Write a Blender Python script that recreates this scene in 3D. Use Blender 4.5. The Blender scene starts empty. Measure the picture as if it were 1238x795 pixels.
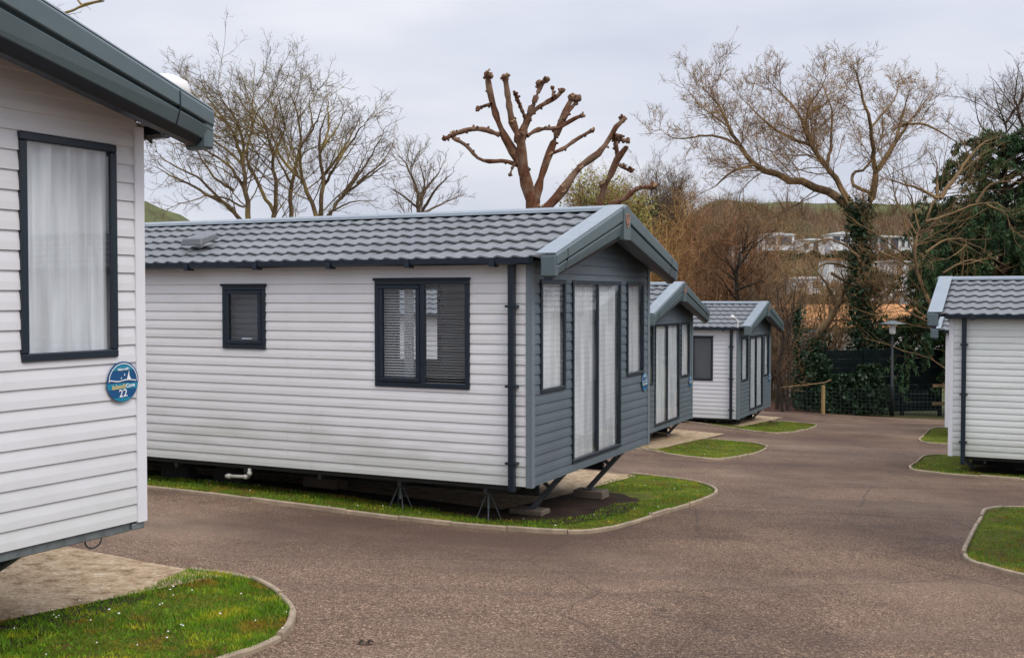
import bpy, math, random
import numpy as np
from mathutils import Vector, Matrix
rng = np.random.default_rng(7); random.seed(7)
sc = bpy.context.scene; COL = sc.collection
R = math.radians
# the camera's own measures; the eye is the world origin, +Y looks down the park, z is up
F_PX, PITCH, CX, CY = 1352.43, .02969, 619., 397.5
def at(x, y, d):
    """a point d metres ahead of the eye along the sight line of photograph pixel x, y"""
    u, v = (x-CX)/F_PX, (CY-y)/F_PX; c, s = math.cos(PITCH), math.sin(PITCH)
    r = np.array([u, c+v*s, -s+v*c]); return r*(d/r[1])

# ------------------------------------------------------------------ terrain
GK = np.array([(-60,-1.3),(-6,-1.52),(0,-1.62),(3,-1.80),(6,-2.03),(9,-2.28),(12,-2.50),(16,-2.74),(20,-2.95),(30,-3.50),(40,-4.0),(60,-5.2),(75,-5.0)])
def smooth(a, b, x): t = np.clip((x-a)/(b-a), 0, 1); return t*t*(3-2*t)
def G(x, y):
    s = .431*np.asarray(x, float)+.902*np.asarray(y, float)
    z = 0
    for o in (-1.2, -.6, 0, .6, 1.2): z = z+np.interp(s+o, GK[:,0], GK[:,1])/5
    t = np.clip((-.902*np.asarray(x, float)+.431*np.asarray(y, float)-5)/4, 0, 1)
    return z+.1*t*t*(3-2*t)
HK = np.array([(0,-1.5),(60,-5.2),(75,-4.8),(90,-2.6),(102,-.6),(112,-.2),(128,2.4),(143,5.0),(152,5.4),(160,7.4),(200,17.0),(240,21),(300,20)])
def terrain(x, y):
    x = np.asarray(x, float); y = np.asarray(y, float)
    z = G(x, y)
    hr = np.interp(y, HK[:,0], HK[:,1])
    hr = hr+smooth(152, 195, y)*(1.1*np.sin(x*.043+1)+.8*np.sin(x*.11+y*.03)+.35*np.sin(x*.31+2))-smooth(190, 230, y)*1.5*np.cos(x*.03-2)
    w = smooth(.06, .19, x/np.maximum(y, 1))*smooth(55, 80, y)
    z = z*(1-w)+hr*w
    wl = np.exp(-((x/np.maximum(y, 1)+.35)/.13)**2)*smooth(150, 420, y)
    return z+wl*41

# ------------------------------------------------------------------ materials
def newmat(name):
    m = bpy.data.materials.new(name); m.use_nodes = True
    nt = m.node_tree; b = nt.nodes['Principled BSDF']; return m, nt, b
def N(nt, t, **kw):
    n = nt.nodes.new(t)
    for k, v in kw.items():
        if k in n.inputs.keys() if hasattr(n.inputs, 'keys') else False: n.inputs[k].default_value = v
        else: setattr(n, k, v)
    return n
def ramp(nt, fac, stops):
    r = nt.nodes.new('ShaderNodeValToRGB'); nt.links.new(fac, r.inputs[0])
    e = r.color_ramp.elements
    while len(e) < len(stops): e.new(.5)
    for k, (p, c) in enumerate(stops):
        e[k].position = p; e[k].color = (*c, 1) if len(c) == 3 else c
    return r.outputs[0]
def noise(nt, scale, detail=4, rough=.55, stretch=None, coord='Object', w=None):
    tc = nt.nodes.new('ShaderNodeTexCoord'); src = tc.outputs[coord]
    if stretch:
        mp = nt.nodes.new('ShaderNodeMapping'); mp.inputs['Scale'].default_value = stretch
        nt.links.new(src, mp.inputs[0]); src = mp.outputs[0]
    n = nt.nodes.new('ShaderNodeTexNoise'); n.inputs['Scale'].default_value = scale
    n.inputs['Detail'].default_value = detail; n.inputs['Roughness'].default_value = rough
    nt.links.new(src, n.inputs['Vector']); return n.outputs[0]
def mixc(nt, fac, a, b, mode='MIX'):
    m = nt.nodes.new('ShaderNodeMix'); m.data_type = 'RGBA'; m.blend_type = mode
    for i, v in ((0, fac), (6, a), (7, b)):
        if hasattr(v, 'is_output'): nt.links.new(v, m.inputs[i])
        else: m.inputs[i].default_value = v if i == 0 else (*v, 1)
    return m.outputs[2]
def bump(nt, b, h, strength=.3, dist=.01):
    n = nt.nodes.new('ShaderNodeBump'); n.inputs['Strength'].default_value = strength; n.inputs['Distance'].default_value = dist
    nt.links.new(h, n.inputs['Height']); nt.links.new(n.outputs[0], b.inputs['Normal'])
def paint(name, col, rough=.5, var=.12, scale=3., stain=None, stretch=None, metal=0., spec=.5, bmp=0):
    """painted, moulded or weathered surface: base colour broken up by two noises"""
    m, nt, b = newmat(name)
    lo = tuple(c*(1-var) for c in col); hi = tuple(min(1, c*(1+var)) for c in col)
    c = ramp(nt, noise(nt, scale, 5, .6, stretch), [(.3, lo), (.7, hi)])
    if stain:
        f = ramp(nt, noise(nt, stain[1], 6, .65, stain[2] if len(stain) > 2 else None), [(.48, (0,0,0)), (.75, (stain[3] if len(stain) > 3 else .5,)*3)])
        c = mixc(nt, f, c, stain[0])
    nt.links.new(c, b.inputs['Base Color'])
    b.inputs['Roughness'].default_value = rough; b.inputs['Metallic'].default_value = metal; b.inputs['Specular IOR Level'].default_value = spec
    if bmp: bump(nt, b, noise(nt, 60, 3), bmp, .004)
    return m
M = {}
def m_tiles():
    m, nt, b = newmat('graphite tile sheet')
    c = ramp(nt, noise(nt, 1.3, 6, .65), [(.3, (.108,.116,.124)), (.7, (.155,.163,.170))])
    tc = N(nt, 'ShaderNodeTexCoord'); sp = N(nt, 'ShaderNodeSeparateXYZ'); nt.links.new(tc.outputs['Object'], sp.inputs[0])      # pressed in sheets six rolls wide
    dv = N(nt, 'ShaderNodeMath'); dv.operation = 'DIVIDE'; dv.inputs[1].default_value = 1.14; nt.links.new(sp.outputs[1], dv.inputs[0])
    fl = N(nt, 'ShaderNodeMath'); fl.operation = 'FLOOR'; nt.links.new(dv.outputs[0], fl.inputs[0])
    wn = N(nt, 'ShaderNodeTexWhiteNoise'); wn.noise_dimensions = '1D'; nt.links.new(fl.outputs[0], wn.inputs['W'])
    c = mixc(nt, 1., c, ramp(nt, wn.outputs['Value'], [(0, (.86,.86,.87)), (1, (1.08,1.08,1.07))]), 'MULTIPLY')
    c = mixc(nt, ramp(nt, noise(nt, 9, 6, .75), [(.60, (0,0,0)), (.74, (.55,)*3)]), c, (.26,.26,.235))
    c = mixc(nt, ramp(nt, noise(nt, 2.2, 5, .7, (.35,3,1)), [(.56, (0,0,0)), (.72, (.45,)*3)]), c, (.085,.088,.085))
    nt.links.new(c, b.inputs['Base Color']); b.inputs['Roughness'].default_value = .5; return m
M['clad22'] = paint('pale vinyl', (.655,.655,.675), .55, .03, 1.2, ((.50,.49,.47), 2.2, (.5,.5,3), .25))
M['cladA'] = paint('weathered white vinyl', (.69,.685,.685), .6, .04, .8, ((.48,.475,.42), 1.6, (1,.25,1.2), .4))
M['cladB'] = paint('white vinyl', (.70,.69,.68), .6, .05, .8, ((.40,.42,.38), 1.6, (1,.3,1.2), .4))
M['cladR'] = paint('greenish white vinyl', (.68,.705,.68), .6, .05, .8, ((.36,.42,.38), 1.6, (1,.3,1.2), .5))
M['dark'] = paint('slate blue cladding', (.10,.128,.148), .5, .08, 2, ((.085,.105,.115), 3, (1,1,.4), .5))
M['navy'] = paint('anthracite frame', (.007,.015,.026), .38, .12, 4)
M['trim'] = paint('slate trim', (.15,.185,.205), .42, .06, 3)
M['white'] = paint('white trim', (.70,.70,.73), .5, .04, 3)
M['barge'] = paint('grey green fascia', (.085,.118,.128), .42, .07, 2.5, ((.11,.14,.145), 5, None, .3))
M['flash'] = paint('fascia flashing', (.175,.21,.24), .34, .06, 2.5, ((.33,.36,.37), 6, None, .35))
M['tile'] = m_tiles()
M['soffit'] = paint('pale soffit', (.42,.40,.40), .6, .04, 3)
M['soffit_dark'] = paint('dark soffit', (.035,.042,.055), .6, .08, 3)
M['steel'] = paint('dull galvanised steel', (.20,.23,.24), .5, .25, 9, ((.10,.10,.10), 14, None, .6), metal=.5)
M['chassis'] = paint('black chassis', (.022,.024,.027), .6, .3, 6, ((.05,.035,.025), 9, None, .5))
M['leg'] = paint('painted steel leg', (.075,.09,.105), .5, .2, 7, ((.11,.08,.06), 12, None, .5))
M['rubber'] = paint('tyre rubber', (.03,.03,.031), .85, .2, 12)
M['pvc'] = paint('waste pipe plastic', (.45,.43,.38), .5, .06, 8)
M['wplastic'] = paint('white plastic', (.68,.66,.63), .4, .05, 6)
M['concrete_block'] = paint('concrete block', (.14,.11,.085), .9, .25, 14, ((.07,.06,.05), 6, None, .7), bmp=.6)
M['interior'] = paint('room lining', (.40,.37,.33), .8, .1, 2)
M['blind'] = paint('grey blind', (.50,.51,.52), .6, .05, 5)
M['dblind'] = paint('charcoal blind', (.055,.062,.07), .6, .1, 5)
M['copper'] = paint('copper badge', (.42,.22,.15), .45, .15, 60, metal=.3)
M['sign_blue'] = paint('sign blue', (.004,.075,.21), .4, .05, 20)
M['sign_teal'] = paint('sign teal', (.01,.21,.33), .4, .05, 20)
M['sign_white'] = paint('sign white', (.80,.82,.84), .4, .02, 20)
M['sign_gold'] = paint('sign gold', (.72,.56,.20), .4, .05, 20)
M['fence'] = paint('dark stained boards', (.006,.011,.011), .9, .4, 6, ((.012,.018,.015), 3, None, .4), spec=.1)
M['timber'] = paint('raw timber post', (.28,.19,.075), .8, .2, 9, stretch=(1,1,.15))
M['render'] = paint('white render', (.66,.62,.61), .8, .06, 1.2, ((.45,.42,.39), 1.0, None, .5))
M['orange'] = paint('orange tile roof', (.44,.20,.062), .8, .15, 2, ((.25,.12,.05), 3, None, .5))
M['hwhite'] = paint('distant white cladding', (.62,.62,.61), .7, .05, .5)
M['hroof'] = paint('distant grey roof', (.30,.29,.28), .8, .1, .5)
M['hdark'] = paint('distant window', (.05,.06,.075), .25, .2, .8)
M['wire'] = paint('green wire', (.02,.03,.03), .6, .1, 9)
M['lampblack'] = paint('lamp post black', (.006,.009,.011), .6, .1, 9)

def algae(key, amt):
    m = M[key]; nt = m.node_tree; b = nt.nodes['Principled BSDF']; src = b.inputs['Base Color'].links[0].from_socket
    tc = N(nt, 'ShaderNodeTexCoord'); sp = N(nt, 'ShaderNodeSeparateXYZ'); nt.links.new(tc.outputs['Object'], sp.inputs[0])
    lo = ramp(nt, sp.outputs[2], [(0, (.34,)*3), (.28, (.16,)*3), (.75, (0,0,0))]); ad = mixc(nt, 1., noise(nt, 2.4, 7, .72, (1,.35,1.6)), lo, 'ADD')
    nt.links.new(mixc(nt, ramp(nt, ad, [(.55, (0,0,0)), (.82, (amt,)*3)]), src, (.36,.38,.30)), b.inputs['Base Color'])
for k_, a_ in (('clad22', .2), ('cladA', .4), ('cladB', .35), ('cladR', .5)): algae(k_, a_)
def glass(name, tint=(.93,.95,.96), ior=1.5):
    m = bpy.data.materials.new(name); m.use_nodes = True; nt = m.node_tree; nt.nodes.clear()
    o = N(nt, 'ShaderNodeOutputMaterial'); mx = N(nt, 'ShaderNodeMixShader'); lw = N(nt, 'ShaderNodeLayerWeight'); lw.inputs['Blend'].default_value = .5
    pw = N(nt, 'ShaderNodeMath'); pw.operation = 'POWER'; pw.inputs[1].default_value = 4; nt.links.new(lw.outputs['Facing'], pw.inputs[0])
    fr = N(nt, 'ShaderNodeMapRange'); fr.inputs['To Min'].default_value = .12; fr.inputs['To Max'].default_value = .95; nt.links.new(pw.outputs[0], fr.inputs[0])
    t = N(nt, 'ShaderNodeBsdfTransparent'); t.inputs[0].default_value = (*tint, 1)
    g = N(nt, 'ShaderNodeBsdfGlossy'); g.inputs['Roughness'].default_value = .012
    bm = N(nt, 'ShaderNodeBump'); bm.inputs['Strength'].default_value = .05; bm.inputs['Distance'].default_value = .02
    nt.links.new(noise(nt, 1.6, 1), bm.inputs['Height']); nt.links.new(bm.outputs[0], g.inputs['Normal'])
    nt.links.new(fr.outputs[0], mx.inputs[0]); nt.links.new(t.outputs[0], mx.inputs[1]); nt.links.new(g.outputs[0], mx.inputs[2]); nt.links.new(mx.outputs[0], o.inputs[0])
    return m
M['glass'] = glass('window glass')
def net(name, col, cross_bands=True):
    m, nt, b = newmat(name)
    c = ramp(nt, noise(nt, 9, 3, .6, (1,1,.10)), [(.3, tuple(x*.70 for x in col)), (.62, col)])  # upright streaks put the shade of the folds into the colour
    if cross_bands:
        tc = N(nt, 'ShaderNodeTexCoord'); wv = N(nt, 'ShaderNodeTexWave'); wv.bands_direction = 'Z'; wv.inputs['Scale'].default_value = 5.2
        wv.inputs['Distortion'].default_value = .8; nt.links.new(tc.outputs['Object'], wv.inputs['Vector'])
        c = mixc(nt, ramp(nt, wv.outputs['Fac'], [(.75, (0,0,0)), (1, (.36,)*3)]), c, tuple(x*.62 for x in col))  # darker, slightly wavy bands running across the curtain
    nt.links.new(c, b.inputs['Base Color']); b.inputs['Roughness'].default_value = .9
    t = N(nt, 'ShaderNodeBsdfTranslucent'); t.inputs[0].default_value = (*col, 1)
    mx = N(nt, 'ShaderNodeMixShader'); mx.inputs[0].default_value = .08
    nt.links.new(b.outputs[0], mx.inputs[1]); nt.links.new(t.outputs[0], mx.inputs[2])
    nt.links.new(mx.outputs[0], nt.nodes['Material Output'].inputs[0]); return m
M['net'] = net('net curtain', (.86,.87,.88))
M['voile'] = net('voile curtain', (.88,.90,.93), False)

def m_tarmac():
    m, nt, b = newmat('chipped tarmac')
    chips = nt.nodes.new('ShaderNodeTexVoronoi'); chips.inputs['Scale'].default_value = 108
    tc = N(nt, 'ShaderNodeTexCoord'); nt.links.new(tc.outputs['Object'], chips.inputs['Vector'])
    hs = N(nt, 'ShaderNodeSeparateColor'); nt.links.new(chips.outputs['Color'], hs.inputs[0])
    c = ramp(nt, hs.outputs[0], [(0, (.066,.037,.024)), (.3, (.145,.089,.058)), (.65, (.222,.143,.095)), (.88, (.34,.235,.160)), (1, (.58,.45,.33))])
    mid = noise(nt, 26, 3, .7)
    c = mixc(nt, .8, c, ramp(nt, mid, [(.32, (.62,.58,.56)), (.55, (1,.97,.95)), (.72, (1.0,1.0,1.0))]), 'MULTIPLY')
    big = noise(nt, .42, 5, .62)
    c = mixc(nt, 1., c, ramp(nt, big, [(.32, (.50,.47,.47)), (.5, (.92,.90,.88)), (.70, (1,1,1))]), 'MULTIPLY')
    pale = noise(nt, .23, 5, .6, (1,1.6,1))
    c = mixc(nt, ramp(nt, pale, [(.50, (0,0,0)), (.68, (.5,)*3)]), c, (.32,.228,.158))
    trk = noise(nt, .55, 4, .6, (.28,1.9,1)); c = mixc(nt, ramp(nt, trk, [(.52, (0,0,0)), (.66, (.42,)*3)]), c, (.082,.056,.042))
    dk = noise(nt, .17, 5, .65); c = mixc(nt, ramp(nt, dk, [(.44, (0,0,0)), (.62, (.82,)*3)]), c, (.078,.045,.031))
    ck = nt.nodes.new('ShaderNodeTexVoronoi'); ck.feature = 'DISTANCE_TO_EDGE'; ck.inputs['Scale'].default_value = .33; wp = mixc(nt, .28, tc.outputs['Object'], noise(nt, 1.4, 5, .7), 'ADD'); nt.links.new(wp, ck.inputs['Vector'])
    c = mixc(nt, ramp(nt, ck.outputs['Distance'], [(0, (.6,)*3), (.006, (0,0,0))]), c, (.05,.036,.03))
    moss = noise(nt, .9, 7, .75)
    c = mixc(nt, ramp(nt, moss, [(.60, (0,0,0)), (.72, (.6,)*3)]), c, (.085,.052,.032))
    nt.links.new(c, b.inputs['Base Color']); b.inputs['Roughness'].default_value = .85; b.inputs['Specular IOR Level'].default_value = .3
    bump(nt, b, chips.outputs['Distance'], .9, .009); return m
def m_ground(name, cols, scale, fine, bm=.6):
    m, nt, b = newmat(name)
    c = ramp(nt, noise(nt, scale, 7, .68), cols)
    c = mixc(nt, .75, c, ramp(nt, noise(nt, fine, 4, .7), [(.3, (.35,.33,.30)), (.62, (1,1,1))]), 'MULTIPLY')
    nt.links.new(c, b.inputs['Base Color']); b.inputs['Roughness'].default_value = .95; b.inputs['Specular IOR Level'].default_value = .15
    bump(nt, b, noise(nt, fine, 4), bm, .02); return m
M['tarmac'] = m_tarmac()
M['turf'] = m_ground('mossy turf', [(.30, (.075,.042,.018)), (.40, (.13,.085,.02)), (.50, (.085,.115,.012)), (.68, (.21,.19,.018))], 2.2, 45)
M['soil'] = m_ground('bare soil', [(.3, (.022,.014,.010)), (.55, (.050,.031,.021)), (.75, (.095,.06,.04))], 3, 40, 1.)
M['pad'] = m_ground('gritty concrete', [(.32, (.20,.135,.075)), (.48, (.44,.32,.20)), (.6, (.52,.40,.27)), (.72, (.70,.58,.43))], 7, 34, 1.)
M['kerb'] = paint('pin kerb concrete', (.33,.255,.175), .9, .25, 5, ((.10,.085,.05), 3, None, .6), bmp=.5)
M['field'] = m_ground('rough pasture', [(.3, (.07,.06,.025)), (.5, (.098,.105,.04)), (.7, (.13,.15,.05))], .05, .8, .2)
M['litter_ground'] = m_ground('leaf litter', [(.3, (.04,.02,.014)), (.55, (.11,.05,.032)), (.75, (.16,.085,.05))], 2, 20, 1)
def m_leaf(name, cols, scale=1.2, trans=.25, rough=.6):
    m, nt, b = newmat(name)
    c = ramp(nt, noise(nt, scale, 4, .7), cols)
    g = N(nt, 'ShaderNodeNewGeometry')
    c = mixc(nt, .7, c, ramp(nt, g.outputs['Random Per Island'], [(0, (.5,.5,.5)), (1, (1.5,1.5,1.4))]), 'MULTIPLY')
    nt.links.new(c, b.inputs['Base Color']); b.inputs['Roughness'].default_value = rough; b.inputs['Specular IOR Level'].default_value = .25
    if trans:
        t = N(nt, 'ShaderNodeBsdfTranslucent'); nt.links.new(c, t.inputs[0]); mx = N(nt, 'ShaderNodeMixShader'); mx.inputs[0].default_value = trans
        nt.links.new(b.outputs[0], mx.inputs[1]); nt.links.new(t.outputs[0], mx.inputs[2]); nt.links.new(mx.outputs[0], nt.nodes['Material Output'].inputs[0])
    return m
M['blade'] = m_leaf('grass blades', [(.32, (.24,.12,.028)), (.39, (.28,.22,.02)), (.46, (.085,.18,.012)), (.54, (.15,.28,.012)), (.62, (.32,.35,.018)), (.74, (.48,.37,.03))], 2.4, .3)
M['conifer'] = m_leaf('cypress sprays', [(.3, (.026,.064,.030)), (.55, (.055,.105,.040)), (.75, (.125,.155,.045))], .8, .1)
M['ivy'] = m_leaf('ivy leaves', [(.3, (.012,.030,.015)), (.6, (.025,.052,.023)), (.8, (.07,.095,.025))], 1.5, .1, .4)
M['hedge'] = m_leaf('hedge leaves', [(.3, (.02,.03,.012)), (.55, (.035,.055,.018)), (.8, (.08,.075,.03))], .4, .1)
M['willow_leaf'] = m_leaf('young willow leaves', [(.3, (.22,.22,.06)), (.55, (.34,.32,.10)), (.8, (.46,.42,.17))], .3, .3)
def m_bark(name, lo, hi, lich=None, scale=2.):
    m, nt, b = newmat(name)
    c = ramp(nt, noise(nt, scale*6, 5, .7, (1,1,.3)), [(.3, lo), (.7, hi)])
    if lich: c = mixc(nt, ramp(nt, noise(nt, scale, 4, .6), [(.45, (0,0,0)), (.6, (.8,)*3)]), c, lich)
    if name.endswith('twigs'):
        g = N(nt, 'ShaderNodeNewGeometry'); c = mixc(nt, .9, c, ramp(nt, g.outputs['Random Per Island'], [(0, (.35,.33,.30)), (.6, (1,.97,.92)), (1, (1.7,1.6,1.5))]), 'MULTIPLY')
    nt.links.new(c, b.inputs['Base Color']); b.inputs['Roughness'].default_value = .9; b.inputs['Specular IOR Level'].default_value = .2
    bump(nt, b, noise(nt, scale*12, 4, .7, (1,1,.3)), .8, .02); return m
M['bark_l'] = m_bark('lichened bark', (.065,.044,.026), (.18,.125,.07), (.29,.215,.07), 1.2)
M['bark_p'] = m_bark('red brown pollard bark', (.05,.021,.011), (.18,.080,.042), (.23,.15,.10), 2.6)
M['bark_w'] = m_bark('tan willow bark', (.065,.042,.022), (.20,.13,.07), (.28,.185,.09), 1.)
M['bark_d'] = m_bark('dark bark', (.022,.017,.013), (.065,.048,.033), None, 1.)
M['twig_tan'] = m_bark('tan twigs', (.19,.12,.06), (.42,.28,.145), None, 1.)
M['twig_red'] = m_bark('red brown twigs', (.16,.088,.046), (.36,.205,.112), None, .3)
M['twig_orange'] = m_bark('orange twigs', (.24,.14,.055), (.46,.28,.115), None, .3)
M['twig_grey'] = m_bark('grey brown twigs', (.11,.078,.052), (.24,.175,.115), None, .3)
def m_scrub():
    m, nt, b = newmat('hillside scrub')
    c = ramp(nt, noise(nt, .09, 6, .7), [(.30, (.075,.095,.03)), (.42, (.13,.11,.05)), (.53, (.24,.165,.10)), (.64, (.18,.10,.058)), (.76, (.30,.23,.145))])
    g = N(nt, 'ShaderNodeNewGeometry'); c = mixc(nt, .8, c, ramp(nt, g.outputs['Random Per Island'], [(0, (.45,.45,.45)), (1, (1.5,1.5,1.5))]), 'MULTIPLY')
    nt.links.new(c, b.inputs['Base Color']); b.inputs['Roughness'].default_value = .95; return m
M['scrub'] = m_scrub()
M['cut'] = paint('pale cut wood', (.42,.29,.16), .9, .3, 12)
M['bark_y'] = m_bark('yellowish limbs', (.085,.057,.022), (.20,.14,.055), None, 1.)
M['petal'] = paint('white petals', (.8,.8,.78), .7, .02, 5)

# ------------------------------------------------------------------ mesh helpers
class MB:
    """gathers shapes into ONE mesh"""
    def __init__(s): s.v = []; s.f = []
    def quad(s, *p):
        n = len(s.v); s.v += [tuple(map(float, q)) for q in p]; s.f.append(tuple(range(n, n+len(p)))); return s
    def box(s, x0, x1, y0, y1, z0, z1):
        n = len(s.v); s.v += [(x0,y0,z0),(x1,y0,z0),(x1,y1,z0),(x0,y1,z0),(x0,y0,z1),(x1,y0,z1),(x1,y1,z1),(x0,y1,z1)]
        s.f += [tuple(n+i for i in q) for q in ((3,2,1,0),(4,5,6,7),(0,1,5,4),(1,2,6,5),(2,3,7,6),(3,0,4,7))]; return s
    def loft(s, secs, cap=True, closed=True):
        n = len(s.v); k = len(secs[0])
        for sec in secs: s.v += [tuple(map(float, p)) for p in sec]
        for i in range(len(secs)-1):
            for j in range(k if closed else k-1):
                s.f.append((n+i*k+j, n+i*k+(j+1) % k, n+(i+1)*k+(j+1) % k, n+(i+1)*k+j))
        if cap: s.f.append(tuple(n+j for j in range(k))[::-1]); s.f.append(tuple(n+(len(secs)-1)*k+j for j in range(k)))
        return s
    def tube(s, pts, r, k=8, cap=True):
        pts = [Vector(p) for p in pts]; rs = r if hasattr(r, '__len__') else [r]*len(pts); secs = []
        for i, p in enumerate(pts):
            t = (pts[min(i+1, len(pts)-1)]-pts[max(i-1, 0)]).normalized()
            a = t.cross(Vector((0,0,1)) if abs(t.z) < .9 else Vector((1,0,0))).normalized(); b = t.cross(a)
            secs.append([p+(a*math.cos(2*math.pi*j/k)+b*math.sin(2*math.pi*j/k))*rs[i] for j in range(k)])
        return s.loft(secs, cap)
    def bar(s, p, q, w, h):
        p, q = Vector(p), Vector(q); t = (q-p).normalized(); a = t.cross(Vector((0,0,1)) if abs(t.z) < .95 else Vector((1,0,0))).normalized(); b = t.cross(a)
        return s.loft([[o+a*sx*w/2+b*sy*h/2 for sx, sy in ((-1,-1),(1,-1),(1,1),(-1,1))] for o in (p, q)])
    def lathe(s, prof, c=(0,0,0), k=16, axis='z'):
        secs = []
        for r, h in prof:
            sec = []
            for j in range(k):
                a = 2*math.pi*j/k; u, v = r*math.cos(a), r*math.sin(a)
                sec.append((c[0]+u, c[1]+v, c[2]+h) if axis == 'z' else (c[0]+h, c[1]+u, c[2]+v))
            secs.append(sec)
        return s.loft(secs)
    def build(s, name, mat, parent=None, smooth_=False, bevel=0):
        me = bpy.data.meshes.new(name); me.from_pydata(s.v, [], s.f); me.materials.append(mat); me.update()
        if smooth_: me.shade_smooth()
        o = bpy.data.objects.new(name, me); COL.objects.link(o)
        if parent is not None: o.parent = parent
        if bevel:
            md = o.modifiers.new('edge', 'BEVEL'); md.width = bevel; md.segments = 1; md.limit_method = 'ANGLE'
        return o
def np_mesh(name, v, f, mat, parent=None, smooth_=False):
    v = np.asarray(v, np.float32); f = np.asarray(f, np.int32); me = bpy.data.meshes.new(name); k = f.shape[1]
    me.vertices.add(len(v)); me.vertices.foreach_set('co', v.ravel())
    me.loops.add(f.size); me.loops.foreach_set('vertex_index', f.ravel())
    me.polygons.add(len(f)); me.polygons.foreach_set('loop_start', np.arange(0, f.size, k, dtype=np.int32))
    me.materials.append(mat); me.update(calc_edges=True); me.validate()
    if smooth_: me.shade_smooth()
    o = bpy.data.objects.new(name, me); COL.objects.link(o)
    if parent is not None: o.parent = parent
    return o
def tag(o, label=None, cat=None, group=None, kind=None):
    for k, v in (('label', label), ('category', cat), ('group', group), ('kind', kind)):
        if v: o[k] = v
    return o
def empty(name, loc, rz=0, label=None, cat=None, group=None):
    o = bpy.data.objects.new(name, None); COL.objects.link(o); o.location = [float(c) for c in loc]; o.rotation_euler.z = rz
    return tag(o, label, cat, group)

# ------------------------------------------------------------------ ground, road, lawns
def spline(pts, n=10, closed=False):
    p = [np.array(q, float) for q in pts]; out = []
    P = [2*p[0]-p[1]]+p+[2*p[-1]-p[-2]]
    for i in range(1, len(P)-2):
        a, b, c, d = P[i-1:i+3]
        for t in np.linspace(0, 1, n, endpoint=False):
            out.append(.5*((2*b)+(-a+c)*t+(2*a-5*b+4*c-d)*t*t+(-a+3*b-3*c+d)*t**3))
    out.append(p[-1]); return np.array(out)
def grid(name, xs, ys, zf, mat):
    X, Y = np.meshgrid(xs, ys); Z = zf(X, Y); nx = len(xs)
    v = np.stack([X.ravel(), Y.ravel(), Z.ravel()], 1); i, j = np.meshgrid(np.arange(nx-1), np.arange(len(ys)-1))
    a = (j*nx+i).ravel(); return np_mesh(name, v, np.stack([a, a+1, a+nx+1, a+nx], 1), mat, None, True)
xs = np.concatenate([np.linspace(-900, -70, 40), np.linspace(-60, 70, 131), np.linspace(80, 900, 60)])
ys = np.concatenate([np.linspace(-200, -30, 12), np.linspace(-24, 60, 85), np.linspace(64, 300, 60), np.linspace(320, 1500, 40)])
tag(grid('ground', xs, ys, lambda x, y: terrain(x, y)-.06, M['field']), kind='structure')
def clip_road(x, y): return G(x, y)
SD, LD = np.array([.431,.902]), np.array([-.902,.431])      # down the park / across it
def road_sheet():
    ss, ll = np.linspace(-14, 37.2, 90), np.linspace(-22, 24, 60)
    S, L = np.meshgrid(ss, ll); X = SD[0]*S+LD[0]*L; Y = SD[1]*S+LD[1]*L
    v = np.stack([X.ravel(), Y.ravel(), G(X, Y).ravel()], 1); nx = len(ss); i, j = np.meshgrid(np.arange(nx-1), np.arange(len(ll)-1)); a = (j*nx+i).ravel()
    return np_mesh('road', v, np.stack([a, a+nx, a+nx+1, a+1], 1), M['tarmac'], None, True)
tag(road_sheet(), kind='structure')
def inside(px, py, poly):
    r = np.zeros(len(px), bool); n = len(poly)
    for i in range(n):
        x0, y0 = poly[i][:2]; x1, y1 = poly[(i+1) % n][:2]
        c = ((y0 > py) != (y1 > py)) & (px < (x1-x0)*(py-y0)/((y1-y0) or 1e-9)+x0); r ^= c
    return r
def sheet(name, poly, lift, mat, cell=.12):
    """a ground sheet cut to an outline, following the fall of the land"""
    import bmesh
    bm = bmesh.new(); vs = [bm.verts.new((float(x), float(y), 0)) for x, y in poly]
    bm.faces.new(vs); bmesh.ops.triangulate(bm, faces=bm.faces[:])
    x0, y0 = np.min(poly, 0); x1, y1 = np.max(poly, 0)
    for ax, lo, hi in ((0, x0, x1), (1, y0, y1)):
        k = max(1, int((hi-lo)/.6))
        for c in np.linspace(lo, hi, k+2)[1:-1]:
            co = (float(c), 0, 0) if ax == 0 else (0, float(c), 0); no = (1,0,0) if ax == 0 else (0,1,0)
            bmesh.ops.bisect_plane(bm, geom=bm.verts[:]+bm.edges[:]+bm.faces[:], plane_co=co, plane_no=no)
    bmesh.ops.recalc_face_normals(bm, faces=bm.faces[:])
    for v in bm.verts: v.co.z = float(G(v.co.x, v.co.y))+lift
    me = bpy.data.meshes.new(name); bm.to_mesh(me); bm.free(); me.materials.append(mat); me.shade_smooth()
    if me.polygons[0].normal.z < 0: me.flip_normals()
    o = bpy.data.objects.new(name, me); COL.objects.link(o); return tag(o, kind='structure')
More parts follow.
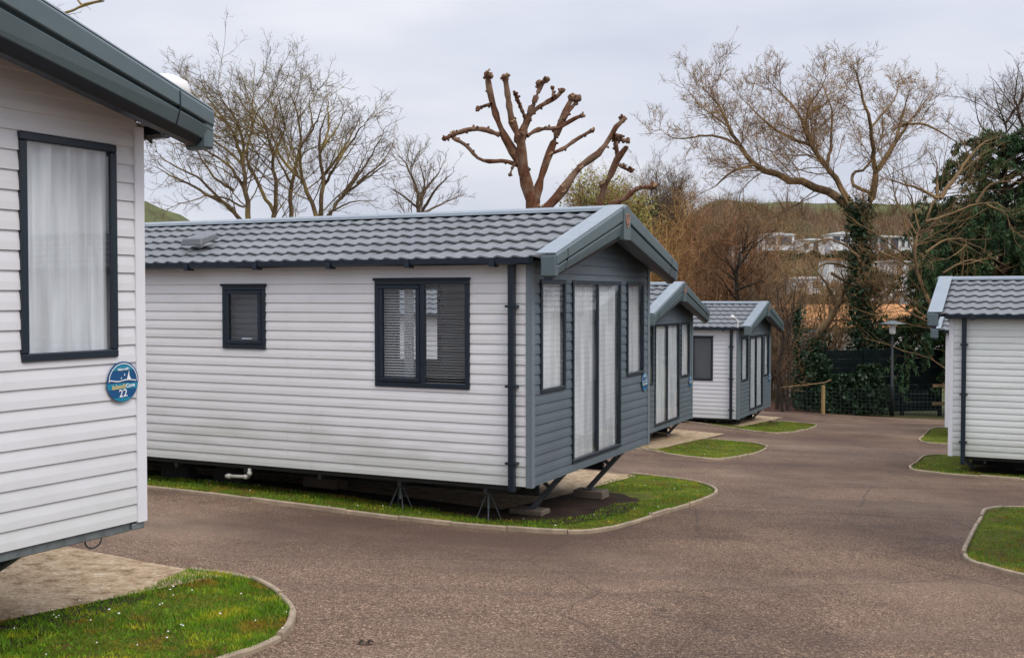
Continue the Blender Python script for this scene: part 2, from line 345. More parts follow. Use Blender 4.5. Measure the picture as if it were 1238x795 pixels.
def kerb(path):
    """pin kerb: short concrete edgings laid end to end along an outline"""
    p = spline(path, 14); d = np.concatenate([[0], np.cumsum(np.hypot(*np.diff(p, axis=0).T))]); L = d[-1]; b = MB(); a = 0.
    ev = lambda s: np.array([np.interp(s, d, p[:,0]), np.interp(s, d, p[:,1])])
    while a < L-.1:
        e = min(a+.60+rng.uniform(-.03, .03), L); secs = []; tilt = rng.uniform(-.012, .010); off = rng.uniform(-.007, .007)
        for s in np.linspace(a+.004, e-.004, 5):
            c = ev(s); t = ev(min(s+.05, L))-ev(max(s-.05, 0)); t /= np.hypot(*t); n = np.array([-t[1], t[0]]); z = float(G(*c)); c = c+n*off
            secs.append([(*(c+n*w), z+h+(tilt if h > 0 else 0)) for w, h in ((-.021,-.03),(-.021,.034),(-.013,.043),(.013,.043),(.021,.034),(.021,-.03))])
        b.loft(secs); a = e
    return tag(b.build('kerb', M['kerb']), kind='structure')
def blades(name, poly, n, hide=None, h=(.011, .034), mat='blade', thin=None):
    x0, y0 = np.min(poly, 0); x1, y1 = np.max(poly, 0)
    x, y = rng.uniform(x0, x1, n), rng.uniform(y0, y1, n); ok = inside(x, y, poly)
    if hide is not None: ok &= ~hide(x, y)
    ok &= (np.sin(x*5.1+2*np.sin(y*3.7))*np.sin(y*4.3+1.5*np.sin(x*2.9))+rng.normal(0, .35, n) > -1.5)
    if thin is not None: ok &= rng.random(n) < thin(x, y)
    x, y = x[ok], y[ok]; k = len(x); z = G(x, y)+.018
    hh = rng.uniform(*h, k)*(.6+.7*np.clip(np.sin(x*3.1+np.sin(y*2.3)*2)*np.cos(y*2.7)+.5, 0, 1)); a = rng.uniform(0, 6.283, k); w = rng.uniform(.003, .0055, k); ln = rng.uniform(.1, .9, k)*hh; la = rng.uniform(0, 6.283, k)
    P = np.stack([x, y, z], 1); A = np.stack([np.cos(a)*w, np.sin(a)*w, np.zeros(k)], 1); T = np.stack([np.cos(la)*ln, np.sin(la)*ln, hh], 1)
    v = np.stack([P-A, P+A, P+T], 1).reshape(-1, 3); return tag(np_mesh(name, v, np.arange(3*k).reshape(k, 3), M[mat]), 'short mossy grass growing inside a kerbed plot', 'grass', kind='stuff')
def daisies(poly, n, hide=None):
    x0, y0 = np.min(poly, 0); x1, y1 = np.max(poly, 0); x, y = rng.uniform(x0, x1, n), rng.uniform(y0, y1, n); ok = inside(x, y, poly)
    if hide is not None: ok &= ~hide(x, y)
    b = MB()
    for px, py in zip(x[ok], y[ok]):
        z = float(G(px, py))+.045+random.random()*.02; r = random.uniform(.004, .009)
        b.lathe([(.3*r, -.004), (r, 0), (r*.5, .004)], (px, py, z), 7)
    return tag(b.build('daisies', M['petal']), 'small white daisies dotted over the mown grass', 'daisies', kind='stuff')

# ------------------------------------------------------------------ static caravans
W, H, L = 3.70, 2.30, 10.4
YAW = {}
OVR, EV = .33, .12                       # overhang of the gable, of the eaves
SL = .306                                # roof slope
RZ = 0.
def rh(a): return 2.36+RZ+SL*((a+EV) if a <= W/2 else (W-a+EV))
BH = H/22
def lip(h):
    t = (h/BH) % 1.0
    return .014-.002*t/.42 if t < .42 else .012-(t-.42)/.58*.0105
def cladding(name, mat, parent, frame, w0, w1, top, holes):
    """overlapping boards between w0..w1 up to top(u), around the openings; frame(u, out, h) gives local points"""
    hs = set()
    hmax = max(top(w0), top(w1), top((w0+w1)/2)); k = 0
    while k*BH < hmax: hs |= {round(k*BH, 5), round((k+.42)*BH, 5)}; k += 1
    hs.add(round(hmax, 5))
    for a0, a1, z0, z1 in holes: hs |= {round(z0, 5), round(z1, 5)}
    hs = sorted(h for h in hs if h <= hmax+1e-6); b = MB()
    peak = top((w0+w1)/2) > top(w0)+.01
    def span(h):
        if not peak or h <= top(w0): return w0, w1
        f = (h-top(w0))/(hmax-top(w0)); m = (w0+w1)/2; return w0+(m-w0)*f, w1+(m-w1)*f
    for h0, h1 in zip(hs[:-1], hs[1:]):
        if h1-h0 < 1e-4: continue
        o0 = lip(h0+1e-5); o1 = lip(h1-1e-5); mid = (h0+h1)/2
        cuts = sorted([(a0, a1) for a0, a1, z0, z1 in holes if z0 < mid < z1])
        l0, r0 = span(h0); l1, r1 = span(h1); segs = []; cur = None
        for a0, a1 in cuts:
            segs.append(((l0 if cur is None else cur), (l1 if cur is None else cur), a0, a0)); cur = a1
        segs.append(((l0 if cur is None else cur), (l1 if cur is None else cur), r0, r1))
        isl = abs((h0/BH)-round(h0/BH)) < 1e-3
        long = w1-w0 > 6; parts = []
        for p0, p1, q0, q1 in segs:
            cutu = [u for u in ((3.05, 6.7) if int(round(h0/BH-.3)) % 2 else (2.72, 6.1)) if long and p0+.05 < u < q0-.05]; st_ = p0
            for u in cutu: parts.append((st_, st_ if st_ != p0 else p1, u-.001, u-.001)); st_ = u+.001
            parts.append((st_, p1 if st_ == p0 else st_, q0, q1))
        for p0, p1, q0, q1 in parts:
            b.quad(frame(p0,o0,h0), frame(q0,o0,h0), frame(q1,o1,h1), frame(p1,o1,h1))
            if isl: b.quad(frame(p0,0,h0), frame(q0,0,h0), frame(q0,o0,h0), frame(p0,o0,h0))
    return b.build(name, mat, parent)
def folds(frame, u0, u1, z0, z1, inset, amp, per, mat, parent, name='curtain', seed=0):
    r = random.Random(seed); n = max(8, int((u1-u0)/.012)); ph = r.random()*6; v = []; f = []
    rows = 7
    for j in range(rows):
        h = z0+(z1-z0)*j/(rows-1); k = 1-.25*j/(rows-1)
        for i in range(n+1):
            u = u0+(u1-u0)*i/n
            o = amp*k*(math.sin(6.283*u/per+ph+.5*math.sin(j*.7))+.45*math.sin(6.283*u/(per*.43)+1.3*ph))
            v.append(frame(u, -inset+o, h+(.012*math.sin(u*40) if j == 0 else 0)))
    for j in range(rows-1):
        for i in range(n): a = j*(n+1)+i; f.append((a, a+1, a+n+2, a+n+1))
    return np_mesh(name, v, f, mat, parent, True)
def ring(b, frame, u0, u1, z0, z1, w, o0, o1):
    def bx(a0, a1, c0, c1):
        p = [frame(a0,o0,c0), frame(a1,o0,c0), frame(a1,o0,c1), frame(a0,o0,c1)]; q = [frame(a0,o1,c0), frame(a1,o1,c0), frame(a1,o1,c1), frame(a0,o1,c1)]; b.loft([p, q])
    bx(u0, u1, z0, z0+w); bx(u0, u1, z1-w, z1); bx(u0, u0+w, z0+w, z1-w); bx(u1-w, u1, z0+w, z1-w)
def window(home, frame, u0, u1, z0, z1, name='window', mull=None, sash=False, fill='net', fw=.055, seed=0, mat='navy', handle=False, head=True, mw=.03):
    """frame in its opening, panes, and whatever hangs behind them"""
    b = MB(); ring(b, frame, u0, u1, z0, z1, fw, -.02, .030)
    if head: ring(b, frame, u0-.012, u1+.012, z1-.012, z1+.018, .015, .0, .052)
    cells = [(u0+fw, u1-fw)]
    if mull is not None:
        b.loft([[frame(mull-mw,o,z0+fw), frame(mull+mw,o,z0+fw), frame(mull+mw,o,z1-fw), frame(mull-mw,o,z1-fw)] for o in (-.02, .028)])
        cells = [(u0+fw, mull-mw), (mull+mw, u1-fw)]
    w = b.build(name, M[mat], home, bevel=.006)
    for k, (a, c) in enumerate(cells):
        z0i, z1i = z0+fw, z1-fw
        if sash is True or (sash is not False and sash == k):
            s = MB(); ring(s, frame, a+.002, c-.002, z0i+.002, z1i-.002, .045, -.015, .040); s.build('sash', M[mat], w, bevel=.006); a += .045; c -= .045; z0i += .045; z1i -= .045
        MB().quad(frame(a,.014,z0i), frame(c,.014,z0i), frame(c,.014,z1i), frame(a,.014,z1i)).build('pane', M['glass'], w)
        if fill in ('net', 'voile'):
            folds(frame, a-.05, c+.05, z0i-.03, z1i+.04, .045, .015 if fill == 'net' else .024, .085 if fill == 'net' else .13, M[fill], w, seed=seed+k)
        elif fill == 'blind_open':
            s = MB(); h = z0i
            while h < z1i:
                s.quad(frame(a-.02,-.054,h), frame(c+.02,-.054,h), frame(c+.02,-.034,h-(.002,.011)[k]), frame(a-.02,-.034,h-(.002,.011)[k])); h += .029
            s.build('blind', M['blind'], w)
        elif fill == 'blind_shut':
            s = MB(); h = z0i-.01; i = 0
            while h < z1i:
                s.quad(frame(a-.02,-.05,h), frame(c+.02,-.05,h), frame(c+.02,-.066,h+.03), frame(a-.02,-.066,h+.03)); h += .0285
            s.build('blind', M['dblind'], w)
    if handle:
        MB().loft([[frame(u0+.40*(u1-u0),o,z0+fw+.055), frame(u0+.62*(u1-u0),o,z0+fw+.055), frame(u0+.62*(u1-u0),o,z0+fw+.068), frame(u0+.40*(u1-u0),o,z0+fw+.068)] for o in (-.05, -.035)]).build('handle', M['sign_white'], w)
    return w
def text_part(txt, size, mat, parent, mat4, name):
    cu = bpy.data.curves.new(name, 'FONT'); cu.body = txt; cu.size = size; cu.align_x = 'CENTER'; cu.align_y = 'CENTER'; cu.extrude = .0006; cu.offset = .0006
    o = bpy.data.objects.new(name, cu); COL.objects.link(o)
    me = bpy.data.meshes.new_from_object(o, depsgraph=bpy.context.evaluated_depsgraph_get()); bpy.data.objects.remove(o)
    me.materials.clear(); me.materials.append(M[mat]); me.transform(mat4)
    q = bpy.data.objects.new(name, me); COL.objects.link(q); q.parent = parent; return q
def number_sign(home, frame, u, h, number, label):
    """oval two-part plot sign: dark plate, white line, teal bands, sail, lettering"""
    r = .117; b = MB(); k = 40
    def disc(bb, rr, o, lo=-1, hi=1, n=k, dx=0):
        ys = np.linspace(lo, hi, n); pts = [(rr*math.sqrt(max(0, 1-(y/rr)**2)), y) for y in ys]
        ring_ = [(x+dx, y) for x, y in pts]+[(-x+dx, y) for x, y in pts[::-1]]
        bb.loft([[frame(u+x, o-.003, h+y) for x, y in ring_], [frame(u+x, o, h+y) for x, y in ring_]])
    disc(b, r, .026, -.001, r, dx=.004); disc(b, r, .028, -r, -.004, dx=-.002)
    s = b.build('number_sign', M['sign_blue'], home); s['label'] = label
    b = MB(); disc(b, r*.90, .0275, .065, r*.9, dx=.004); b.build('sky_band', M['sign_teal'], s)
    b = MB(); disc(b, r*.985, .0292, -.043, -.008, 12, dx=-.002); disc(b, r*.98, .0292, -r*.98, -.092, 12, dx=-.002); b.build('sea_band', M['sign_teal'], s)
    b = MB()
    for i in range(26):
        a0, a1 = math.pi*i/26, math.pi*(i+1)/26
        b.quad(*[frame(u+.004+q*math.cos(a), .0282, h+q*math.sin(a)) for a, q in ((a0,.108),(a1,.108),(a1,.103),(a0,.103))])
    for i in range(20):
        x0, x1 = -.1+i*.01, -.09+i*.01; f = lambda x: .004+.004*math.sin(x*45)
        b.quad(frame(u+x0,.0286,h+f(x0)), frame(u+x1,.0286,h+f(x1)), frame(u+x1,.0286,h+f(x1)+.006), frame(u+x0,.0286,h+f(x0)+.006))
    b.build('white_line', M['sign_white'], s)
    b = MB(); b.quad(frame(u+.030,.029,h+.012), frame(u+.062,.029,h+.012), frame(u+.049,.029,h+.035), frame(u+.047,.029,h+.066))
    b.quad(frame(u-.018,.029,h+.018), frame(u-.006,.029,h+.018), frame(u-.010,.029,h+.028)); b.quad(frame(u+.008,.029,h+.036), frame(u+.018,.029,h+.034), frame(u+.013,.029,h+.050))
    b.build('sail', M['sign_white'], s)
    def mt(du, dh, o=.0305, shear=0):
        ox = Vector(frame(u+du, o, h+dh)); ex = Vector(frame(u+du+1, o, h+dh))-ox; ez = Vector(frame(u+du, o, h+dh+1))-ox; en = Vector(frame(u+du, o+1, h+dh))-ox
        m = Matrix.Identity(4)
        for i in range(3): m[i][0], m[i][1], m[i][2], m[i][3] = ex[i], ez[i]+shear*ex[i], en[i], ox[i]
        return m @ Matrix.Rotation(R(4), 4, 'Z')
    text_part('Waterside', .020, 'sign_white', s, mt(.004, .072, .0295), 'lettering')
    text_part('Islands', .038, 'sign_gold', s, mt(-.030, -.028, .0305, .25), 'lettering')
    text_part('Cove', .031, 'sign_white', s, mt(.055, -.024), 'lettering')
    if number: text_part(number, .062, 'sign_white', s, mt(0, -.068), 'lettering')
    return s
def tile_roof(parent, sign):
    """one slope of pressed pantile sheet: rolls along the length, six stepped courses"""
    per, n = .19, 12; y0, y1 = -OVR+.06, L+OVR-.06; ny = int((y1-y0)/per*n); T = W/2+EV; nc = 6; v = []; f = []
    ysm = np.linspace(y0, y1, ny+1); ph = (ysm/per) % 1.0
    wv = .021*np.where(ph < .72, (.5-.5*np.cos(np.pi*ph/.72)), (.5+.5*np.cos(np.pi*(ph-.72)/.28)))**1.15
    rows = []
    for c in range(nc):
        for t, up in ((-.05, .013), (-.05, .030), (.5, .014), (1.05, -.002)): rows.append(((c+t)/nc*T, up))
    for k, (t, up) in enumerate(rows):
        a = -EV+t; z = 2.325+RZ+SL*t+up
        for y, w in zip(ysm, wv): v.append((a if sign < 0 else W-a, y, z+w))
    m = ny+1
    for k in range(len(rows)-1):
        i = np.arange(ny)+k*m; f.append(np.stack([i, i+1, i+m+1, i+m], 1))
    return v, np.concatenate(f)
def static_home(name, label, loc, yaw, flip=False, clad='cladA', gable='dark', side_windows=(), far_windows=(), gable_windows=None, sign='', soffit='soffit_dark', corner='trim', seed=0, vent=None, legs=True, tilt=0., downs=(), edge=False, underside=True, sidesA=True, sign_u=None, ovr=.33, rz_=0., leg_a=2.76, leg_b=.46, ke=.66):
    global OVR, RZ
    OVR, RZ = ovr, rz_
    g = np.array([math.sin(R(yaw)), math.cos(R(yaw))]); loc = np.array(loc, float)
    rz = R(90-yaw)
    if flip: loc = loc+np.array([*(g*W), 0]); rz += math.pi
    h = empty(name, loc, rz, label, 'static caravan', 'static caravans along the park road'); h.rotation_euler.y = tilt
    fA = lambda u, o, z: (-o, u, z)               # side at a = 0
    fB = lambda u, o, z: (W+o, u, z)
    fG = lambda u, o, z: (u, -o, z)               # front gable
    fR = lambda u, o, z: (u, L+o, z)
    flat = lambda u: H+.02
    tri = lambda u: H+.03+RZ+SL*(min(u, W-u)+.0)
    hole = lambda ws: [(w[0], w[1], w[2], w[3]) for w in ws]
    gw = gable_windows if gable_windows is not None else [(.198,.861,.942,2.124), (1.056,2.606,.095,2.124), (2.83,3.472,.942,2.124)]
    cladding('side_wall', M[clad], h, fA, .03, L-.03, flat, hole(side_windows)); cladding('side_wall', M[clad], h, fB, .03, L-.03, flat, hole(far_windows))
    cladding('gable_wall', M[gable], h, fG, .03, W-.03, tri, hole(gw)); cladding('rear_wall', M[clad], h, fR, .03, W-.03, tri, [])
    for ca, cb in ((0,0), (W,0), (0,L), (W,L)):
        s1 = 1 if ca == 0 else -1; s2 = 1 if cb == 0 else -1; b = MB()
        xs_ = sorted((ca-.022*s1, ca+.052*s1)); ys_ = sorted((cb-.022*s2, cb-.0005*s2)); b.box(*xs_, *ys_, -.012, H+.02)
        xs_ = sorted((ca-.022*s1, ca-.0005*s1)); ys_ = sorted((cb-.0003*s2, cb+.052*s2)); b.box(*xs_, *ys_, -.012, H+.02)
        b.build('corner_post', M[corner if cb == 0 else 'white'], h, bevel=.004)
    b = MB(); b.box(.05, W-.05, .22, L-.05, -.06, -.004); b.build('floor', M['chassis'], h)
    MB().box(.05, W-.05, .30, L-.05, .0, .03).build('room_floor', M['interior'], h)
    if underside:
        b = MB()
        for a in (.85, W-.85): b.box(a-.03, a+.03, .3, L-.3, -.25, -.065)
        for y in np.arange(.55, L, 1.05):
            b.box(.25, W-.25, y-.02, y+.02, -.12, -.062)
            for a0, a1 in ((.04,.8), (W-.04,W-.8)):
                b.loft([[(a0,y+q,-.062), (a1,y+q,-.062), (a1,y+q,-.23), (a0+(.12 if a0 < 1 else -.12),y+q,-.13), (a0,y+q,-.11)] for q in (-.02, .02)])
        b.build('chassis', M['chassis'], h)
        for y in (4.35, 5.2):
            for a in (.58, W-.58):
                r = .235; wz = -.30; b = MB(); b.lathe([(r*.62,-.085),(r*.93,-.085),(r,-.05),(r,.05),(r*.93,.085),(r*.62,.085)], (a, y, wz), 28, 'x')
                t = b.build('wheel', M['rubber'], h, True); b = MB(); b.lathe([(.02,-.07),(.09,-.07),(.10,-.03),(.135,-.05),(.15,-.075),(.15,.075),(.135,.05),(.10,.03),(.09,.07),(.02,.07)], (a, y, wz), 24, 'x'); b.build('rim', M['steel'], t)
    if legs:
        for a in (.90, leg_a):
            b = MB(); b.bar((a,.03,-.0), (a+.0,leg_b,-.475), .055, .055); b.bar((a,leg_b-.10,-.02), (a,leg_b*.41,-.16), .035, .035); b.box(a-.07, a+.07,   .02, .16, -.03, -.008); b.box(a-.07, a+.07, leg_b-.07, leg_b+.06, -.487, -.475)
            b.tube([(a-.10,.07,-.05), (a+.10,.07,-.05)], .012, 6)
            b.build('prop_leg', M['leg'], h)
    # roof
    va, fa = tile_roof(h, -1); vb, fb = tile_roof(h, 1); v = va+vb; f = np.concatenate([fa, fb[:, ::-1]+len(va)])
    roof = np_mesh('roof', v, f, M['tile'], h, False); me = roof.data
    me.polygons.foreach_set('use_smooth', np.ones(len(me.polygons), bool))
    try: me.set_sharp_from_angle(angle=R(50))
    except Exception: pass
    b = MB(); z = rh(W/2); b.loft([[(W/2-.13,y,z-.03), (W/2-.11,y,z+.005), (W/2-.03,y,z+.036), (W/2+.03,y,z+.036), (W/2+.11,y,z+.005), (W/2+.13,y,z-.03)] for y in (-OVR+.19, L+OVR-.19)]); b.build('ridge_cap', M['flash'], roof)
    if vent:
        b = MB()
        for y, t in vent:
            a = -EV+t; zz = 2.36+RZ+SL*t
            b.loft([[(a-.17,y-.17,zz+.02), (a+.17,y-.17,zz+.02+SL*.34), (a+.17,y+.17,zz+.02+SL*.34), (a-.17,y+.17,zz+.02)], [(a-.15,y-.15,zz+.11), (a+.14,y-.15,zz+.10+SL*.28), (a+.14,y+.15,zz+.10+SL*.28), (a-.15,y+.15,zz+.11)]])
        b.build('roof_vent', M['tile'], roof, bevel=.012)
    b = MB()
    for s in (0, 1):
        q = (lambda a: a) if s == 0 else (lambda a: W-a)
        b.quad((q(-.1),-.002,rh(-.1)-.06), (q(W/2),-.002,rh(W/2)-.06), (q(W/2),-OVR+.04,rh(W/2)-.06), (q(-.1),-OVR+.04,rh(-.1)-.06))
        b.quad((q(-.10),-.002,rh(-.1)-.06), (q(-.10),L,rh(-.1)-.06), (q(.04),L,rh(-.1)-.055), (q(.04),-.002,rh(-.1)-.055))
        b.quad((q(-.1),L+.002,rh(-.1)-.06), (q(W/2),L+.002,rh(W/2)-.06), (q(W/2),L+OVR-.04,rh(W/2)-.06), (q(-.1),L+OVR-.04,rh(-.1)-.06))
    b.build('soffit', M[soffit], h)
    # bargeboards, tapering from the apex to blunt boxed ends
    for end in (0, 1):
        Y = (lambda y: y) if end == 0 else (lambda y: L-y)
        for s in (0, 1):
            q = (lambda a: a) if s == 0 else (lambda a: W-a)
            def sec(a, k):
                z = rh(a)
                prof = [(-OVR+.10, .030), (-OVR-.012, .030), (-OVR-.03, .012), (-OVR-.03, -.125*k), (-OVR+.012, -.130*k), (-OVR+.012, -.155*k), (-OVR-.026, -.160*k), (-OVR+.004, -.30*k), (-OVR+.06, -.302*k), (-OVR+.06, -.05)]
                return [(q(a), Y(y), z+dz) for y, dz in prof]
            ks = [(-.165, ke-.06), (-.155, ke), (.0, ke+.02), (W/2, 1.)]
            bo = MB().loft([sec(a, k) for a, k in ks]).build('bargeboard', M['barge'], h, bevel=.006)
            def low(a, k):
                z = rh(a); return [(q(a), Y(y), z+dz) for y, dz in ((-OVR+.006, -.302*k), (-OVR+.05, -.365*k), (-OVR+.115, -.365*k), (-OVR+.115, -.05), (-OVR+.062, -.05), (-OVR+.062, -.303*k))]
            MB().loft([low(a, k) for a, k in ks[1:]]).build('lower_chamfer', M['navy'], bo)  # underside chamfer of the bargeboard, coloured darker than its face
            b = MB()
            b.loft([[(q(a),Y(-OVR+.21),z+.043), (q(a),Y(-OVR-.012),z+.043), (q(a),Y(-OVR-.016),z+.033), (q(a),Y(-OVR+.21),z+.033)] for a, z in ((-.17, rh(-.17)), (W/2-.001, rh(W/2)))])
            b.build('flashing', M['flash'], bo)
            # boxed end return and its joint strip
            b = MB(); z = rh(-.165); b.box(*sorted((q(-.175), q(-.10))), *sorted((Y(-OVR-.02), Y(-OVR+.15))), z-.20, z+.015); b.build('end_cap', M['barge'], bo, bevel=.014)
            b = MB(); b.loft([[(q(a),Y(-OVR-.033),rh(a)+.012), (q(a),Y(-OVR-.034),rh(a)-.13*(ke+.04)), (q(a),Y(-OVR-.029),rh(a)-.155*(ke+.04)), (q(a),Y(-OVR+.0),rh(a)-.305*(ke+.04)), (q(a),Y(-OVR+.004),rh(a)-.30*(ke+.04)), (q(a),Y(-OVR-.006),rh(a)-.14*(ke+.04)), (q(a),Y(-OVR-.02),rh(a)+.012)] for a in (.108, .116)]); b.build('joint', M['navy'], bo)
        b = MB(); z = rh(W/2); yy = Y(-OVR-.045); y2 = Y(-OVR+.02); sg = 1 if end == 0 else -1
        pl = [(-.13,-.34), (.13,-.34), (.10,-.01), (.0,.035), (-.10,-.01)]
        pl = [(-.115,-.40+.035), (0,-.372), (.115,-.40+.035), (.105,-.005), (0,.034), (-.105,-.005)]
        b.loft([[(W/2+x, y, z+dz) for x, dz in pl] for y in (y2, yy)]); ap = b.build('apex_cover', M['barge'], h, bevel=.005)
        if end == 0:
            b = MB()
            def st(p0, p1, w=.017): b.bar((W/2+p0[0], -OVR-.049, z+p0[1]), (W/2+p1[0], -OVR-.049, z+p1[1]), w, .012)
            sh = [(-.062,-.075), (.062,-.075), (.058,-.15), (.0,-.235), (-.058,-.15), (-.062,-.075)]
            for p0, p1 in zip(sh[:-1], sh[1:]): st(p0, p1, .006)
            for p0, p1 in (((-.045,-.09),(-.022,-.20)), ((-.022,-.20),(.0,-.11)), ((.0,-.11),(.022,-.20)), ((.022,-.20),(.045,-.09))): st(p0, p1, .010)
            b.build('emblem', M['copper'], ap)
    # gutters and downpipes
    for s in (0, 1):
        q = (lambda a: a) if s == 0 else (lambda a: W-a)
        gt = MB().loft([[(q(-.10),y,2.345), (q(-.105),y,2.29), (q(-.13),y,2.272), (q(-.17),y,2.272), (q(-.195),y,2.29), (q(-.20),y,2.342), (q(-.19),y,2.342), (q(-.185),y,2.295), (q(-.165),y,2.282), (q(-.135),y,2.282), (q(-.115),y,2.295), (q(-.11),y,2.345)] for y in (-.07, L+.05)]).build('gutter', M['navy'], h)
        for y in np.arange(.35, L, 1.0):
            MB().box(*sorted((q(-.207), q(-.09))), y-.025, y+.025, 2.252, 2.272).box(*sorted((q(-.212), q(-.198))), y-.03, y+.03, 2.258, 2.330).build('gutter_bracket', M['navy'], gt)
    for side, y, bot in downs:
        q = (lambda a: a) if side == 0 else (lambda a: W-a)
        b = MB(); b.box(*sorted((q(-.095), q(-.030))), y-.036, y+.036, bot, 2.285); dp = b.build('downpipe', M['navy'], h, bevel=.01)
        for z in (.24, 1.03, 1.85): MB().box(*sorted((q(-.10), q(-.016))), y-.062, y+.062, z-.012, z+.012).build('pipe_clip', M['navy'], dp)
    # openings
    for k, w in enumerate(gw):
        door = w[3]-w[2] > 1.6
        window(h, fG, *w[:4], name='patio_door' if door else 'window', mull=(w[0]+w[1])/2 if door else None, fill=w[4] if len(w) > 4 else 'net', seed=seed*10+k, head=False, mw=.022, fw=.044)
    for fr, ws in ((fA, side_windows), (fB, far_windows)):
        for k, w in enumerate(ws):
            window(h, fr, *w[:4], mull=w[4].get('mull'), sash=w[4].get('sash', False), fill=w[4].get('fill'), seed=seed*10+5+k, handle=w[4].get('handle', False))
    if sign is not None: number_sign(h, fG, sign_u or 3.50, .832, sign, 'round blue and teal plot sign'+(' numbered 22' if sign else '')+' with a white sail')
    return h
BO = dict(fill='blind_open')
home_a = static_home('static_caravan', 'large white caravan in the centre with slate blue gable and two dark side windows', (.197,11.409,-1.959), 25.58, clad='cladA', tilt=R(-.12),
    side_windows=[(.70,1.865,.974,2.133, dict(mull=1.268, sash=1, fill='blind_open')), (3.345,3.965,1.344,2.079, dict(fill='blind_shut', sash=True, handle=True))],
    far_windows=[(3.12,3.88,.98,2.10, dict(fill='none'))], vent=[(4.75,.62)], downs=[(0,.19,-.055)], seed=1)
home_b = static_home('static_caravan', 'white caravan with slate blue gable, second along the row behind the large central one', (2.442,21.431,-2.714), 24.75, clad='cladB',
    side_windows=[(.70,1.865,.974,2.133, dict(mull=1.268, sash=1, fill='blind_open'))], gable_windows=[(.198,.82,.957,2.14,'voile'), (.938,2.654,.1,2.143,'voile'), (2.77,3.443,.957,2.14,'voile')], downs=[(0,.19,-.055)], seed=2)
home_c = static_home('static_caravan', 'white caravan with slate blue gable and one dark side window, farthest along the row', (5.772,28.474,-3.148), 25.25, clad='clad22',
    side_windows=[(.659,1.212,.962,2.10, dict(fill='blind_shut'))], gable_windows=[(.264,.969,.939,2.08,'voile'), (1.17,2.686,.11,2.075,'voile'), (2.833,3.444,.911,2.08,'voile')], downs=[(0,.175,-.04)], seed=3)
home_22 = static_home('static_caravan', 'pale caravan with net curtained window and blue number 22 sign, cut off at left', (-3.929,3.355,-1.329), 27.84, clad='clad22', gable='clad22', soffit='soffit', corner='white',
    gable_windows=[(.19,.84,.976,2.19,'voile'), (1.0,2.6,.1,2.19,'voile'), (2.86,3.509,.978,2.19,'voile')], far_windows=[(1.2,2.3,.974,2.133, dict(fill='blind_open'))], sign='22', seed=4, sign_u=3.534, ovr=.41, rz_=.036, leg_a=2.93, leg_b=.86, ke=.54)
home_r = static_home('static_caravan', 'white caravan with dark downpipe and grey tiled roof, cut off at right', (7.279,18.555,-2.651), 25.81, flip=True, clad='cladR', corner='white', downs=[(1,.215,-.13)], seed=5)
home_q = static_home('static_caravan', 'unseen white caravan added past the right edge, reflected in the window of number 22', (5.05,9.35,-1.98), 25.8, flip=True, clad='cladR', corner='white', downs=[(1,.215,-.1)], seed=7)  # out of view; added so the opposite window has something to reflect
home_s = static_home('static_caravan', 'white caravan almost hidden behind the right hand caravan, only its front edge showing', (10.50,27.0,-3.17), 25.6, flip=True, clad='cladR', corner='white', downs=[(1,.215,-.1)], seed=6)
# extras carried by single homes
win_a = [c for c in home_a.children if c.name.startswith('window')][-2]
folds(lambda u, o, z: (-o, u, z), 1.46, 1.585, 1.06, 2.06, .13, .012, .05, M['voile'], win_a, seed=3)
def hb(): return MB()
hb().tube([(-.02+.04,3.62,-.05), (-.02+.04,3.62,-.125), (.02,3.64,-.15), (.02,3.70,-.155), (.02,3.97,-.165)], .021, 8).lathe([(.028,-.02),(.028,.02)], (.02,3.62,-.11), 8).tube([(.02,3.90,-.163), (.02,3.95,-.164)], .03, 8).tube([(.02,3.66,-.153), (.02,3.70,-.155)], .029, 8).build('waste_pipe', M['pvc'], home_a, True)
b = MB(); b.box(.03, W-.09, .006, .05, -.055, -.006); b.box(W-.09, W+.005, -.012, .05, -.05, -.014); b.build('edge_beam', M['steel'], home_22, bevel=.004)
MB().tube([(W-.35+.06*math.cos(t), .02, -.055-.05*math.sin(t)) for t in np.linspace(0, math.pi, 9)], .005, 5).build('cable', M['rubber'], home_22)
b = MB(); b.tube([(W+.0,.10,2.27), (W+.10,.10,2.27), (W+.22,.13,2.31), (W+.33,.15,2.36), (W+.36,.14,2.56)], .020, 8); b.box(W-.002, W+.05, .05, .15, 2.21, 2.33); b.build('aerial_bracket', M['pvc'], home_22)
MB().tube([(W+.20,.12,2.31), (W+.15,.05,2.25), (W+.09,.03,2.27), (W+.05,.06,2.36)], .006, 6).build('cable', M['rubber'], home_22)
b = MB(); b.lathe([(.05,0),(.14,.01),(.15,.06),(.13,.12),(.06,.155),(.01,.16)], (W+.36,.14,2.545), 20); b.build('aerial_dome', M['wplastic'], home_22, True)
b = MB(); b.tube([(-.16,-.02,2.31), (-.16,-.02,2.52), (-.16,.08,2.60)], .014, 6); b.lathe([(.05,0),(.06,.03),(.03,.08)], (-.16,.12,2.58), 10); b.build('porch_lamp', M['wplastic'], home_c)

